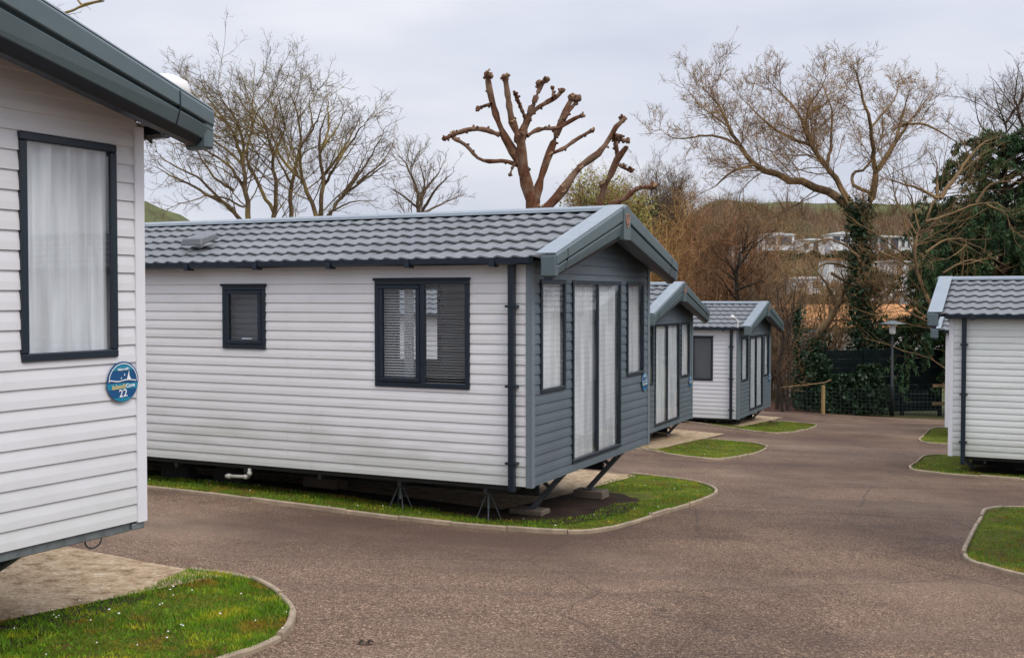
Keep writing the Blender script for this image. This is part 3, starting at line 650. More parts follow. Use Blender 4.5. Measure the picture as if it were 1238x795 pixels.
# ------------------------------------------------------------------ plots: pads, lawns, kerbs
def loc2w(loc, yaw, pts, flip=False):
    g = np.array([math.sin(R(yaw)), math.cos(R(yaw))]); l = np.array([-math.cos(R(yaw)), math.sin(R(yaw))]); o = np.array(loc[:2])
    if flip: l = -l
    return [tuple(o+g*a+l*b) for a, b in pts]
def under(loc, yaw, a0, a1, b0, b1, flip=False):
    g = np.array([math.sin(R(yaw)), math.cos(R(yaw))]); l = np.array([-math.cos(R(yaw)), math.sin(R(yaw))])
    if flip: l = -l
    def f(x, y):
        a = (x-loc[0])*g[0]+(y-loc[1])*g[1]; b = (x-loc[0])*l[0]+(y-loc[1])*l[1]; w = .12*np.sin(3.1*a+1)+.1*np.sin(7*b+2*a)
        return (a > a0+w) & (a < a1+w) & (b > b0+w*1.2) & (b < b1)
    return f
LA, YA = (.197,11.409), 25.58; LB, YB = (2.442,21.431), 24.75; LC, YC = (5.772,28.474), 25.25; L22, Y22 = (-3.929,3.355), 27.84; LR, YR = (7.279,18.555), 25.81; LS, YS = (10.5,27.0), 25.6
for lo, ya, a0, a1, b0, fl in ((LA,YA,.98,5.62,.80,False), (LB,YB,-.12,5.0,-.42,False), (LC,YC,.0,5.0,-.12,False), (L22,Y22,.2,5.06,.62,False), (LR,YR,.3,5.2,1.2,True), (LS,YS,.3,5.2,1.2,True)):
    edge_ = [(a0, b0+9.5)]+[(a0+rng.uniform(-.03,.03), b0+t) for t in np.arange(8, 0, -1)]+[(a, b0+rng.uniform(-.025,.025)) for a in np.linspace(a0, a1, 9)]+[(a1, b0+9.5)]
    p = np.array(loc2w(lo, ya, edge_, fl)); sheet('concrete_pad', p if not fl else p[::-1], .022, M['pad'])
def plot(path, closing, n, hide, soil=None, dz=0, thin=None):
    k = spline(path, 14); poly = np.concatenate([k, np.array(closing, float)])
    sheet('lawn', poly, .010, M['turf']); kerb(path); blades('grass', poly, n, hide, thin=thin)
    if soil is not None: sheet('soil', np.array(soil), .016, M['soil'])
    if dz: daisies(poly, dz, hide)
def blob(pts, j=.06): return np.array([(x+rng.uniform(-j, j), y+rng.uniform(-j, j)) for x, y in spline(pts+[pts[0]], 5)[:-1]])
# plot of number 22
k22 = [(-2.40,8.30),(-1.99,8.14),(-1.64,7.64),(-1.39,7.01),(-1.32,6.40),(-1.41,6.03),(-1.52,5.82),(-1.67,5.34),(-1.86,4.81),(-2.1,4.3)]
plot(k22, [(-3.2,3.6),(-3.5,4.6)]+[tuple(q) for q in loc2w(L22, Y22, [(1.5,.55),(3.0,.62),(4.2,.62)])], 62000, under(L22, Y22, -1, 3.3, .5, 9),
     blob(loc2w(L22, Y22, [(.6,.62),(.6,.1),(1.6,-.1),(2.6,.05),(3.4,.25),(4.3,.55),(3.0,.60)])), 110)
ka = [(-4.28,12.98),(-2.90,12.26),(-1.74,11.79),(-.84,11.44),(-.16,11.22),(.5,11.07),(.98,11.41),(1.72,12.80),(2.42,14.11),(2.74,14.94),(2.79,15.71),(2.57,16.39),(2.14,16.84),(1.83,17.0)]
ka = [(-8.9,15.1),(-6.9,14.2)]+ka
plot(ka, loc2w(LA, YA, [(5.5,.9),(3.7,.9),(.5,.9),(.45,2),(.45,6),(.45,10.5)]), 120000, (lambda u1, u2: (lambda x, y: u1(x, y) | u2(x, y)))(under(LA, YA, .14, 3.6, -.10, 1.3), under(LA, YA, 1.0, 3.6, 1.2, 14)),
     blob(loc2w(LA, YA, [(1.0,10.3),(1.0,6),(.95,3),(.6,1.5),(.2,.9),(.2,.2),(.55,-.25),(1.5,-.42),(2.6,-.25),(3.3,.15),(3.5,.6),(3.3,.85),(.9,.95),(.6,3),(.6,10.3)]), .05), 170)
kb = [(-.5,22.9),(1.0,22.0),(2.29,21.1),(2.76,20.53),(3.39,19.86),(3.85,19.90),(4.69,21.36),(5.15,22.55),(5.20,23.2),(5.0,23.8),(4.66,24.08),(4.14,24.15)]
plot(kb, loc2w(LB, YB, [(3.2,-.35),(1.5,-.35),(.0,-.35),(.0,3)]), 26000, under(LB, YB, -.02, 5.1, -.40, 12), None, 25)
kc = [(3.0,30.6),(4.38,29.37),(5.07,28.35),(5.9,27.0),(6.31,26.75),(6.75,27.2),(7.55,28.58),(8.2,30.1),(8.30,30.8),(7.89,31.2),(7.23,31.33)]
plot(kc, loc2w(LC, YC, [(3.3,-.05),(1.5,-.05),(.1,-.05),(.1,2.5)]), 18000, under(LC, YC, .05, 5.1, -.12, 12), blob(loc2w(LC, YC, [(.1,0),(.8,-.35),(2,-.55),(3.0,-.4),(3.3,-.06),(1.5,-.03)]), .05))
kr = [(13.0,15.6),(10.4,16.6),(8.07,17.55),(7.59,17.85),(6.92,18.3),(6.76,18.9),(7.44,20.41),(8.05,21.6),(8.61,21.83),(9.5,21.6)]
plot(kr, loc2w(LR, YR, [(3.5,2.2),(1.8,2.0),(.5,1.8),(.2,5)], True), 26000, under(LR, YR, .15, 3.6, .3, 12, True), blob(loc2w(LR, YR, [(.2,5),(.15,1.4),(.3,.5),(.9,.25),(1.6,.5),(2.0,1.4),(1,1.9),(.8,5)], True)), 14)
ks_ = [(10.6,24.3),(9.71,24.65),(9.32,25.43),(10.55,28.38),(11.4,30.2),(12.02,30.52)]
plot(ks_, loc2w(LS, YS, [(3.5,2.0),(1.0,2.0)], True), 12000, None)
kf = [(5.6,8.1),(4.6,8.75),(4.30,9.37),(4.18,9.8),(4.20,10.30),(4.68,11.37),(5.5,13.07),(5.95,13.9),(6.53,14.19),(7.4,13.9),(9.0,13.2)]
plot(kf, [(9.5,10.5),(8.0,7.5)], 42000, None, None, 14)
# blocks, stands
def block(loc, size, rz, label, group=None):
    x, y, z = size; b = MB(); b.box(-x/2, x/2, -y/2, y/2, 0, z)
    o = b.build('concrete_block', M['concrete_block'], None, bevel=.01); o.location = (loc[0], loc[1], float(G(loc[0], loc[1]))+.02); o.rotation_euler.z = rz
    return tag(o, label, 'block', group or 'concrete blocks under the caravans')
def home_pt(lo, ya, a, b, fl=False): return loc2w(lo, ya, [(a, b)], fl)[0]
for lo, ya, zb, txt in ((LA,YA,-1.959,'of the central caravan'), (LB,YB,-2.714,'of the second slate fronted caravan'), (LC,YC,-3.148,'of the farthest slate fronted caravan'), (L22,Y22,-1.329,'of the pale caravan numbered 22')):
    for a, w in ((.90, 'nearer'), (2.93 if lo is L22 else 2.76, 'farther')):
        p = home_pt(lo, ya, a, .83 if lo is L22 else .43); top = zb-.487; g0 = float(G(*p))+.02
        block(p, (.24,.40,max(.06, top-g0)), R(90-ya), f'brown concrete block under the {w} prop leg {txt}')
p = home_pt(LA, YA, 1.0, 3.25); block(p, (.25,.50,-1.959-.07-float(G(*p))-.02), R(90-YA), 'dark upright concrete block stack beside the waste pipe of the central caravan')
p = home_pt(LR, YR, 1.2, 1.2, True); block(p, (.3,.46,.14), R(90-YR), 'dark concrete block under the right hand caravan')
def stand(p, top, label):
    z = float(G(*p))+.015; e = empty('axle_stand', (*p, z), rng.uniform(0, 2), label, 'axle stand', 'tripod axle stands under the caravans'); hh = top-z
    b = MB(); b.tube([(0,0,hh*.30), (0,0,hh)], .014, 8); b.box(-.03, .03, -.03, .03, hh-.008, hh); b.build('jack_post', M['steel'], e)
    for k in range(4):
        a = k*math.pi/2+.4; MB().bar((.012*math.cos(a), .012*math.sin(a), hh*.80), (.13*math.cos(a), .13*math.sin(a), .0), .011, .011).build('leg', M['leg'], e)
for lo, ya, zb, a, bb, label in ((LA,YA,-1.959,.26,1.72,'tripod axle stand under the central caravan, left of its two stands'), (LA,YA,-1.959,.26,.62,'tripod axle stand under the central caravan, beside the downpipe corner'),
        (LC,YC,-3.148,.2,.9,'tripod axle stand beneath the farthest slate fronted caravan, nearer its front'), (LC,YC,-3.148,.2,1.9,'tripod axle stand beneath the farthest slate fronted caravan, left below the dark window')):
    stand(home_pt(lo, ya, a, bb), zb-.06, label)

exec_trees = True
# ------------------------------------------------------------------ trees
def tubes(groups, name, mat, parent, smooth_=True):
    """groups: list of (pts (M,n,3), rad (M,n), sides) -> one mesh"""
    V, Fq, base = [], [], 0
    for P, Rr, k in groups:
        m, n, _ = P.shape
        if m == 0: continue
        T = np.gradient(P, axis=1); T /= np.linalg.norm(T, axis=2, keepdims=True)+1e-9
        ref = np.where(np.abs(T[..., 2:3]) > .9, np.array([1., .1, 0]), np.array([.1, 0, 1.]))
        A = np.cross(T, ref); A /= np.linalg.norm(A, axis=2, keepdims=True)+1e-9; B = np.cross(T, A)
        an = np.arange(k)*2*np.pi/k
        X = P[:, :, None]+Rr[:, :, None, None]*(A[:, :, None]*np.cos(an)[None, None, :, None]+B[:, :, None]*np.sin(an)[None, None, :, None])
        V.append(X.reshape(-1, 3)); i = np.arange(m)[:, None, None]*n*k+np.arange(n-1)[None, :, None]*k; j = np.arange(k)[None, None]; j2 = (j+1) % k
        q = np.stack([i+j, i+j2, i+k+j2, i+k+j], -1).reshape(-1, 4)+base; Fq.append(q); base += m*n*k
    return np_mesh(name, np.concatenate(V), np.concatenate(Fq), mat, parent, smooth_)
def limb(pts, r0, r1, n=14, wob=.012):
    """smooth tapering limb through 3-D points, resampled to n"""
    p = spline(pts, 10); d = np.concatenate([[0], np.cumsum(np.linalg.norm(np.diff(p, axis=0), axis=1))]); s = np.linspace(0, d[-1], n)
    q = np.stack([np.interp(s, d, p[:, i]) for i in range(3)], 1); q[1:-1] += rng.normal(0, wob*d[-1]/8, (n-2, 3))
    return q, r0+(r1-r0)*np.linspace(0, 1, n)**.8
def spawn(P, Rr, dens, lenf, ang, up, npts, jit, lmin, lmax, t0=.2, rk=.6, rl=.011, rmin=.004, droop=0):
    m, n, _ = P.shape
    if m == 0: return np.zeros((0, npts, 3)), np.zeros((0, npts))
    Lp = np.linalg.norm(np.diff(P, axis=1), axis=2).sum(1); k = rng.poisson(dens*Lp); idx = np.repeat(np.arange(m), k); c = len(idx)
    if c == 0: return np.zeros((0, npts, 3)), np.zeros((0, npts))
    t = t0+(1-t0)*rng.random(c)**.85; f = t*(n-1); i = np.minimum(f.astype(int), n-2); w = (f-i)[:, None]
    pos = P[idx, i]*(1-w)+P[idx, i+1]*w; tan = P[idx, i+1]-P[idx, i]; tan /= np.linalg.norm(tan, axis=1, keepdims=True)+1e-9; rp = Rr[idx, i]*(1-w[:, 0])+Rr[idx, i+1]*w[:, 0]
    q = rng.normal(0, 1, (c, 3)); q -= (q*tan).sum(1, keepdims=True)*tan; q /= np.linalg.norm(q, axis=1, keepdims=True)+1e-9
    a = np.radians(rng.uniform(*ang, c))[:, None]; d = tan*np.cos(a)+q*np.sin(a)
    ln = np.clip(lenf*Lp[idx]*(1.15-.75*t)*rng.uniform(.5, 1.25, c), lmin, lmax); out = [pos]; st = (ln/(npts-1))[:, None]
    for s in range(npts-1):
        d = d+rng.normal(0, jit, (c, 3))+np.array([0, 0, up-droop*s]); d /= np.linalg.norm(d, axis=1, keepdims=True); out.append(out[-1]+d*st)
    r0 = np.maximum(np.minimum(rp*rk, ln*rl+.003), rmin); tp = np.linspace(1, .35, npts)
    return np.stack(out, 1), np.maximum(r0[:, None]*tp, rmin*.6)
def tree(name, label, base, limbs, levels, bark, twig, cat='tree', group=None, sides=8, twig_parent='crown'):
    e = empty(name, base, 0, label, cat, group); b0 = np.array(base)
    P = np.stack([q for q, r in limbs])-b0; Rr = np.stack([r for q, r in limbs])
    g1 = [(P, Rr, sides)]; g2 = []; cur = (P, Rr)
    for k, lv in enumerate(levels):
        cur = spawn(*cur, **lv); (g1 if k == 0 and len(levels) > 1 else g2).append((*cur, 5 if k == 0 else 3))
    tubes(g1, 'trunk', M[bark], e)
    if g2: tubes(g2, 'crown', M[twig], e)
    return e
def px(pts, d, sc_=1., ox=0., oy=0., wob=.6, d1=None, seed=0):
    """sight-line points traced from the photograph, set in depth around d so that limbs reach towards and away from the eye"""
    r = np.random.default_rng(seed+int(abs(pts[0][0])*7+abs(pts[0][1])*13)); dd = d if d1 is None else None; n = len(pts); drift = r.normal(0, wob); out = []
    for i, (x, y) in enumerate(pts): out.append(at(ox+x/sc_, oy+y/sc_, d+drift*i/max(1, n-1)+r.normal(0, wob*.12)))
    return out
LV_BARE = [dict(dens=3.0, lenf=.48, ang=(28,62), up=.045, npts=8, jit=.14, lmin=.6, lmax=3.2, t0=.22, rl=.010, rmin=.009),
           dict(dens=4.6, lenf=.5, ang=(22,52), up=.07, npts=6, jit=.16, lmin=.3, lmax=1.5, t0=.12, rl=.007, rmin=.0065),
           dict(dens=6.5, lenf=.5, ang=(25,60), up=.04, npts=5, jit=.2, lmin=.18, lmax=.85, t0=.1, rl=.006, rmin=.0056), dict(dens=5, lenf=.5, ang=(25,60), up=.03, npts=4, jit=.2, lmin=.12, lmax=.4, t0=.2, rmin=.0046)]
LV_L = [dict(dens=2.9, lenf=.45, ang=(28,64), up=.05, npts=8, jit=.14, lmin=.6, lmax=2.3, t0=.2, rl=.007, rmin=.0075), dict(dens=4.4, lenf=.5, ang=(25,58), up=.04, npts=6, jit=.16, lmin=.3, lmax=1.2, t0=.12, rl=.006, rmin=.0052),
        dict(dens=8, lenf=.5, ang=(25,60), up=.04, npts=5, jit=.2, lmin=.16, lmax=.7, t0=.1, rl=.005, rmin=.0042), dict(dens=7, lenf=.5, ang=(25,60), up=.03, npts=4, jit=.2, lmin=.12, lmax=.35, t0=.2, rmin=.0036)]
# bare trees behind the long roof
Z1 = (2.948, 160, 40)
def zl(pts, d, r0, r1, Z, wob=.8, n=18):
    q, r = limb(px(pts, d, *Z, wob=wob), r0, .007, n, .035); t = np.linspace(0, 1, n); return q, np.maximum(.007, r0*(1-t)**.75)*np.where(t > .97, .7, 1)
dl = 30
tA = [zl([(405,900),(412,680),(405,560),(395,470),(400,420),(385,330),(335,260),(295,200)], dl, 0.0986, .02, Z1), zl([(398,480),(375,400),(350,340),(290,290),(190,240)], dl, 0.0522, .018, Z1),
      zl([(395,675),(330,610),(250,565),(150,515),(50,465)], dl, 0.058, .018, Z1), zl([(402,560),(350,480),(270,425),(150,390),(110,395)], dl, 0.0464, .015, Z1), zl([(398,440),(430,330),(425,260),(440,195)], dl, 0.0406, .015, Z1), zl([(330,610),(240,520),(140,470),(60,400)], dl, .04, .012, Z1), zl([(360,560),(280,500),(190,340)], dl, .04, .012, Z1), zl([(345,330),(270,230),(255,150)], dl, .035, .012, Z1), zl([(392,470),(340,420),(230,340),(165,270)], dl, 0.0348, .012, Z1), zl([(400,620),(300,580),(200,600),(90,640)], dl, 0.029, .012, Z1)]
tB = [zl([(500,900),(505,670),(508,560),(500,450),(480,340),(440,285),(405,200)], dl+1.5, 0.087, .02, Z1), zl([(505,640),(440,530),(410,430),(430,320),(380,230),(345,170)], dl+1.5, 0.058, .018, Z1),
      zl([(560,900),(565,670),(565,560),(590,430),(600,350),(570,250),(565,175)], dl+1.5, 0.087, .02, Z1), zl([(592,420),(640,330),(630,240),(650,190)], dl+1.5, 0.0406, .014, Z1), zl([(500,450),(540,340),(525,245),(510,170)], dl+1.5, 0.0406, .014, Z1), zl([(568,540),(510,430),(470,330)], dl+1.5, 0.0406, .014, Z1)]
tC = [zl([(660,900),(655,665),(600,530),(545,470),(510,390),(460,310),(430,240)], dl-1, 0.0812, .018, Z1), zl([(668,700),(672,600),(680,520),(668,430),(670,330),(725,260)], dl-1, 0.0696, .016, Z1),
      zl([(690,680),(740,590),(830,520),(900,470),(945,450)], dl-1, 0.0522, .014, Z1), zl([(675,560),(720,480),(790,370),(860,290)], dl-1, 0.0464, .014, Z1), zl([(605,535),(600,420),(650,330),(690,220)], dl-1, 0.0464, .014, Z1), zl([(672,520),(760,400),(830,260)], dl-1, .045, .012, Z1), zl([(760,575),(850,440),(905,330)], dl-1, .04, .012, Z1), zl([(668,430),(700,330),(690,180)], dl-1, .04, .012, Z1), zl([(800,535),(880,470),(930,400)], dl-1, .035, .012, Z1), zl([(740,590),(800,500),(860,370)], dl-1, 0.0348, .012, Z1), zl([(700,640),(790,600),(880,600)], dl-1, 0.029, .012, Z1), zl([(670,420),(740,320),(755,245)], dl-1, 0.0348, .012, Z1)]
for lim, lab, d0 in ((tA, 'bare lichened tree behind the long tiled roof, nearest the pale caravan on the left', dl), (tB, 'twin stemmed bare tree in the middle of the three behind the tiled roof', dl+1.5), (tC, 'bare forked tree leaning out to the right, rightmost of three behind the tiled roof', dl-1)):
    p = lim[0][0][0]; tree('bare_tree', lab, (p[0], p[1], float(terrain(p[0], p[1]))), [(np.vstack([[p[0], p[1], float(terrain(p[0], p[1]))], q[1:]]) if i == 0 else q, r) for i, (q, r) in enumerate(lim)], LV_L, 'bark_l', 'bark_l', group='bare trees behind the long roof')
tD = [zl([(1015,900),(1020,650),(1010,560),(975,470),(930,420)], 42, .12, .015, Z1), zl([(1020,640),(1040,540),(1020,450)], 42, .06, .012, Z1), zl([(1025,650),(1080,560),(1150,490)], 42, .07, .012, Z1), zl([(1015,620),(950,570),(900,540)], 42, .05, .012, Z1), zl([(1030,645),(1100,610),(1190,570)], 42, .05, .012, Z1), zl([(1040,560),(1090,500),(1110,450)], 42, .05, .012, Z1)]
p = tD[0][0][0]; tree('bare_sapling', 'small bare open tree between the lichened trees and the pollard', (p[0], p[1], p[2]), tD, LV_BARE, 'twig_grey', 'twig_grey')
# pollards
Z3 = (3.641, 500, 60); knobs = []
def stub_cluster(b, c, r, n, seed):
    q = random.Random(seed)
    for k in range(n):
        d = Vector((q.gauss(0,1), q.gauss(0,1), q.gauss(.3,1))).normalized(); l = r*q.uniform(.7, 1.6); p = Vector(c)
        b.tube([p+d*r*.1, p+d*l], [r*.42, r*.34], 7)
def pollard(name, label, limbs, kn, d, cuts):
    p = limbs[0][0][0]; base = np.array([p[0], p[1], float(G(p[0], p[1]))-.1]); limbs = [(np.vstack([base[None], limbs[0][0][1:]]), limbs[0][1])]+limbs[1:]
    e = empty(name, base, 0, label, 'tree', 'pollarded trees behind the central caravan')
    q = random.Random(4); stubs = []
    for P, rr in limbs[1:]:                                # small pruning stubs grown into the bark
        for k in range(2, 13):
            if q.random() < .6:
                d_ = np.array([q.gauss(0,1), q.gauss(0,1), q.gauss(0,1)]); d_ /= np.linalg.norm(d_); c = P[k]-base; stubs.append(np.stack([c, c+d_*(rr[k]+.02), c+d_*(rr[k]+.045)]))
    tubes([(np.stack([q_ for q_, r in limbs])-base, np.stack([r for q_, r in limbs])*(1+.15*rng.normal(0, 1, (len(limbs), len(limbs[0][1])))), 10), (np.stack(stubs), np.tile([.034,.028,.02], (len(stubs), 1)), 6)], 'trunk', M['bark_p'], e)
    for i, (x, y, r) in enumerate(kn):
        r *= .74; c = at(500+x/3.641, 60+y/3.641, d)-base; b = MB()
        b.lathe([(.02,-r*.9),(r*.7,-r*.6),(r*.95,0),(r*.7,r*.6),(.02,r*.85)], c, 9)
        for j in range(len(b.v)): v = b.v[j]; s = 1+.25*math.sin(j*2.7+i); b.v[j] = tuple(c[t]+(v[t]-c[t])*s for t in range(3))
        stub_cluster(b, c, r*1.05, 6, i); b.build('knuckle', M['bark_p'], e, True)
    for x, y in cuts:
        c = Vector(at(500+x/3.641, 60+y/3.641, d-.14)-base); b = MB()
        b.lathe([(.01,-.02),(.03,-.012),(.035,.012),(.01,.02)], c, 7); b.lathe([(.01,-.02),(.024,-.012),(.026,.012),(.01,.02)], c+Vector((.04,.0,.03)), 7); b.build('cut_face', M['cut'], e)
    return e
dp = 24.
pl = [([(540,1300),(530,900),(522,700),(490,560),(474,430),(470,380)], .30, .12), ([(490,540),(440,450),(395,370),(360,280),(335,180),(325,110)], .15, .06), ([(378,375),(300,350),(230,355),(170,378),(135,392)], .07, .05), ([(462,510),(400,490),(330,492),(280,475),(240,430),(200,402),(172,388)], .065, .045),
      ([(342,238),(310,248),(285,260)], .04, .04), ([(448,500),(435,520),(424,553)], .035, .03), ([(474,440),(455,370),(430,300),(410,170),(403,122)], .11, .075), ([(474,420),(500,310),(535,220),(560,160),(582,132)], .11, .07), ([(470,370),(500,300),(535,265),(590,230),(630,208),(655,180)], .07, .05),
      ([(612,212),(614,190),(612,165)], .035, .03), ([(492,300),(465,240),(448,195)], .055, .045), ([(530,690),(560,570),(600,450),(630,370),(655,310),(690,225),(706,205)], .14, .075), ([(660,310),(700,250),(732,215)], .05, .045), ([(605,458),(660,435),(710,400),(760,370),(787,355)], .06, .045),
      ([(500,380),(550,352),(635,345),(680,320),(720,298),(745,290)], .06, .045), ([(520,735),(580,700),(640,640),(690,570),(735,515),(820,450),(865,385),(895,335),(925,308)], .15, .07), ([(868,388),(890,380),(915,382)], .06, .05), ([(880,395),(915,398),(946,404)], .05, .045)]
pollard('pollarded_tree', 'large red brown pollarded tree with knuckled bare limbs rising over the central tiled roof', [limb(px(p, dp, *Z3, wob=.35), r0*.80, r1*.80, 14, .006) for p, r0, r1 in pl],
    [(325,112,.11), (340,118,.08), (135,392,.07), (178,372,.08), (283,262,.075), (425,552,.05), (403,124,.12), (435,318,.09), (552,148,.10), (588,130,.08), (655,180,.08), (612,168,.06), (450,197,.08), (692,212,.10), (726,214,.10), (785,356,.07), (742,291,.07), (922,308,.10), (905,382,.07), (942,402,.08), (655,630,.10), (728,522,.08)], dp, [(520,690), (545,688), (560,692), (325,95), (403,112), (434,316), (655,600), (658,625), (600,460), (735,520), (700,205), (785,352), (165,365)])
pl = [([(790,1300),(800,900),(815,700),(838,610),(885,520),(905,460),(935,432)], .18, .08), ([(900,475),(890,420),(886,385)], .07, .06), ([(905,505),(935,525),(958,528)], .06, .045), ([(810,740),(860,692),(930,655),(985,612),(1055,602)], .09, .06)]
pollard('pollarded_tree', 'smaller pollarded tree with low limb reaching right, behind the central gable peak', [limb(px(p, dp+1.5, *Z3, wob=.3), r0*.80, r1*.80, 14, .006) for p, r0, r1 in pl],
    [(936,432,.07), (886,388,.07), (958,530,.07), (1055,600,.12), (830,597,.09), (930,655,.06)], dp+1.5, [(905,668), (1058,600), (828,590)])
# broad bare willow by the dark fence
Z7 = (2.59, 760, 40); dw = 39.
tw = [zl([(735,1190),(735,900),(722,740),(728,640),(715,575),(740,545)], dw, 0.2856, .27, Z7, .3), zl([(722,620),(700,550),(640,507),(560,475),(480,445),(390,410),(350,350),(310,290),(285,240),(230,170)], dw, 0.1836, .03, Z7, 1.4), zl([(735,590),(765,500),(775,440),(830,350),(850,280),(880,190)], dw, 0.1496, .03, Z7, 1.2),
      zl([(705,550),(650,460),(620,420),(570,350),(540,270),(500,215),(430,140)], dw, 0.1156, .025, Z7, 1.5), zl([(772,455),(762,340),(752,260),(720,160),(700,90)], dw, 0.0952, .02, Z7, 1.3), zl([(622,422),(634,330),(636,240),(600,150)], dw, 0.068, .02, Z7, 1.3), zl([(760,500),(706,475),(705,440),(745,420),(790,330),(800,200)], dw, 0.068, .02, Z7, 1.2),
      zl([(850,290),(920,285),(1010,330),(1060,390)], dw, 0.0544, .015, Z7, 1.5), zl([(395,412),(330,430),(270,480),(225,500)], dw, 0.0612, .015, Z7, 1.2), zl([(350,352),(260,320),(150,330),(80,290)], dw, 0.0544, .015, Z7, 1.2), zl([(570,352),(470,310),(400,250),(330,180)], dw, 0.0612, .015, Z7, 1.5), zl([(560,340),(560,240),(610,160),(620,100)], dw, 0.0476, .015, Z7, 1.5),
      zl([(835,345),(900,250),(960,180)], dw, 0.0544, .015, Z7, 1.3), zl([(755,300),(830,210),(850,120)], dw, 0.0476, .015, Z7, 1.4), zl([(690,540),(600,400),(480,380),(400,350)], dw, 0.0476, .015, Z7, 1.5), zl([(312,292),(230,230),(170,160)], dw, 0.0408, .012, Z7, 1.2), zl([(545,275),(640,200),(700,150)], dw, 0.0408, .012, Z7, 1.3), zl([(720,700),(650,650),(560,660),(480,700)], dw-1, 0.0476, .015, Z7, .8)]
p = tw[0][0][0]; base7 = (p[0], p[1], float(G(p[0], p[1]))-.1); tw[0] = (np.vstack([np.array(base7)[None], tw[0][0][1:]]), tw[0][1])
LV_W = [dict(dens=4.6, lenf=.45, ang=(25,65), up=.06, npts=8, jit=.16, lmin=.7, lmax=2.8, t0=.22, rl=.0065, rmin=.009), dict(dens=5.6, lenf=.5, ang=(25,58), up=.08, npts=6, jit=.19, lmin=.35, lmax=1.4, t0=.12, rl=.005, rmin=.006), dict(dens=8.5, lenf=.5, ang=(25,58), up=.08, npts=5, jit=.22, lmin=.2, lmax=.8, t0=.1, rl=.005, rmin=.0060), dict(dens=5, lenf=.5, ang=(25,60), up=.06, npts=4, jit=.2, lmin=.14, lmax=.45, t0=.2, rmin=.006)]
willow = tree('bare_tree', 'broad spreading bare tree with ivy covered trunk in front of the dark fence', base7, tw, LV_W, 'bark_w', 'twig_tan', sides=10)
# --- foliage scattered as small leaves
def leaves(name, pos, size, mat, parent, out=None, elong=1.6, droop=0.):
    k = len(pos); n = rng.normal(0, 1, (k, 3))
    if out is not None: n += out*1.2
    n /= np.linalg.norm(n, axis=1, keepdims=True)+1e-9; a = rng.normal(0, 1, (k, 3)); a[:, 2] -= droop; a -= (a*n).sum(1, keepdims=True)*n; a /= np.linalg.norm(a, axis=1, keepdims=True)+1e-9; b = np.cross(n, a)
    s = (size*rng.uniform(.55, 1.3, k))[:, None]; v = np.stack([pos-a*s*elong*.5, pos+b*s*.5, pos+a*s*elong*.5, pos-b*s*.5], 1).reshape(-1, 3)
    return np_mesh(name, v, np.arange(4*k).reshape(k, 4), M[mat], parent)
def along(P, rad, n, spread):
    i = rng.random(n)*(len(P)-1); j = np.minimum(i.astype(int), len(P)-2); w = (i-j)[:, None]; c = P[j]*(1-w)+P[j+1]*w; o = rng.normal(0, 1, (n, 3)); o /= np.linalg.norm(o, axis=1, keepdims=True)
    lump = .55+.6*np.abs(np.sin(i*2.3+rng.random()*5)*np.cos(i*.9)); rr = (np.interp(i, np.arange(len(P)), rad)+rng.random(n)**1.4*spread*lump)[:, None]
    return c+o*rr, o
pv, ov = along(tw[0][0][:18]-np.array(base7), tw[0][1][:18], 9500, .62); leaves('ivy', pv, .085, 'ivy', willow, ov)
pv, ov = along(tw[1][0][:4]-np.array(base7), tw[1][1][:4], 600, .18); leaves('ivy', pv, .08, 'ivy', willow, ov)
# leaning ivied trunk to its left
Zf = (1., 0., 0.)
tl = [zl([(990,520),(984,470),(980,430),(988,405),(1003,388),(1014,368),(1026,340),(1034,312)], 40, .26, .09, Zf, .3), zl([(1012,372),(1000,345),(985,325)], 40, .09, .04, Zf, .4), zl([(1030,325),(1000,318),(975,330),(940,333)], 39.5, .05, .02, Zf, .3), zl([(1005,330),(1030,345),(1052,352),(1060,365)], 39.5, .06, .02, Zf, .3), zl([(1026,340),(1045,318),(1060,322),(1052,352)], 40, .05, .02, Zf, .3), zl([(985,325),(978,308),(990,297)], 39.5, .05, .02, Zf, .3)]
p = tl[0][0][0]; bl = (p[0], p[1], float(G(p[0], p[1]))-.1); lean = tree('bare_tree', 'leaning bare tree with ivy clad lower trunk, left of the broad spreading tree', bl, tl, LV_BARE, 'bark_w', 'twig_tan')
pv, ov = along(tl[0][0][:9]-np.array(bl), tl[0][1][:9], 7500, .85); leaves('ivy', pv, .09, 'ivy', lean, ov)
tv = [zl([(965,520),(968,470),(966,430),(964,395),(966,372)], 38.5, .07, .04, Zf, .1), zl([(966,430),(975,410),(985,402)], 38.5, .04, .02, Zf, .1)]
p = tv[0][0][0]; bv = (p[0], p[1], float(G(p[0], p[1]))-.1); st_ = tree('ivy_clad_stem', 'slim upright stem smothered in ivy before the white rendered building', bv, tv, [dict(dens=1., lenf=.3, ang=(30,60), up=.05, npts=5, jit=.2, lmin=.2, lmax=.6)], 'bark_d', 'twig_tan')
pv, ov = along(tv[0][0]-np.array(bv), tv[0][1], 2200, .30); leaves('ivy', pv, .085, 'ivy', st_, ov)
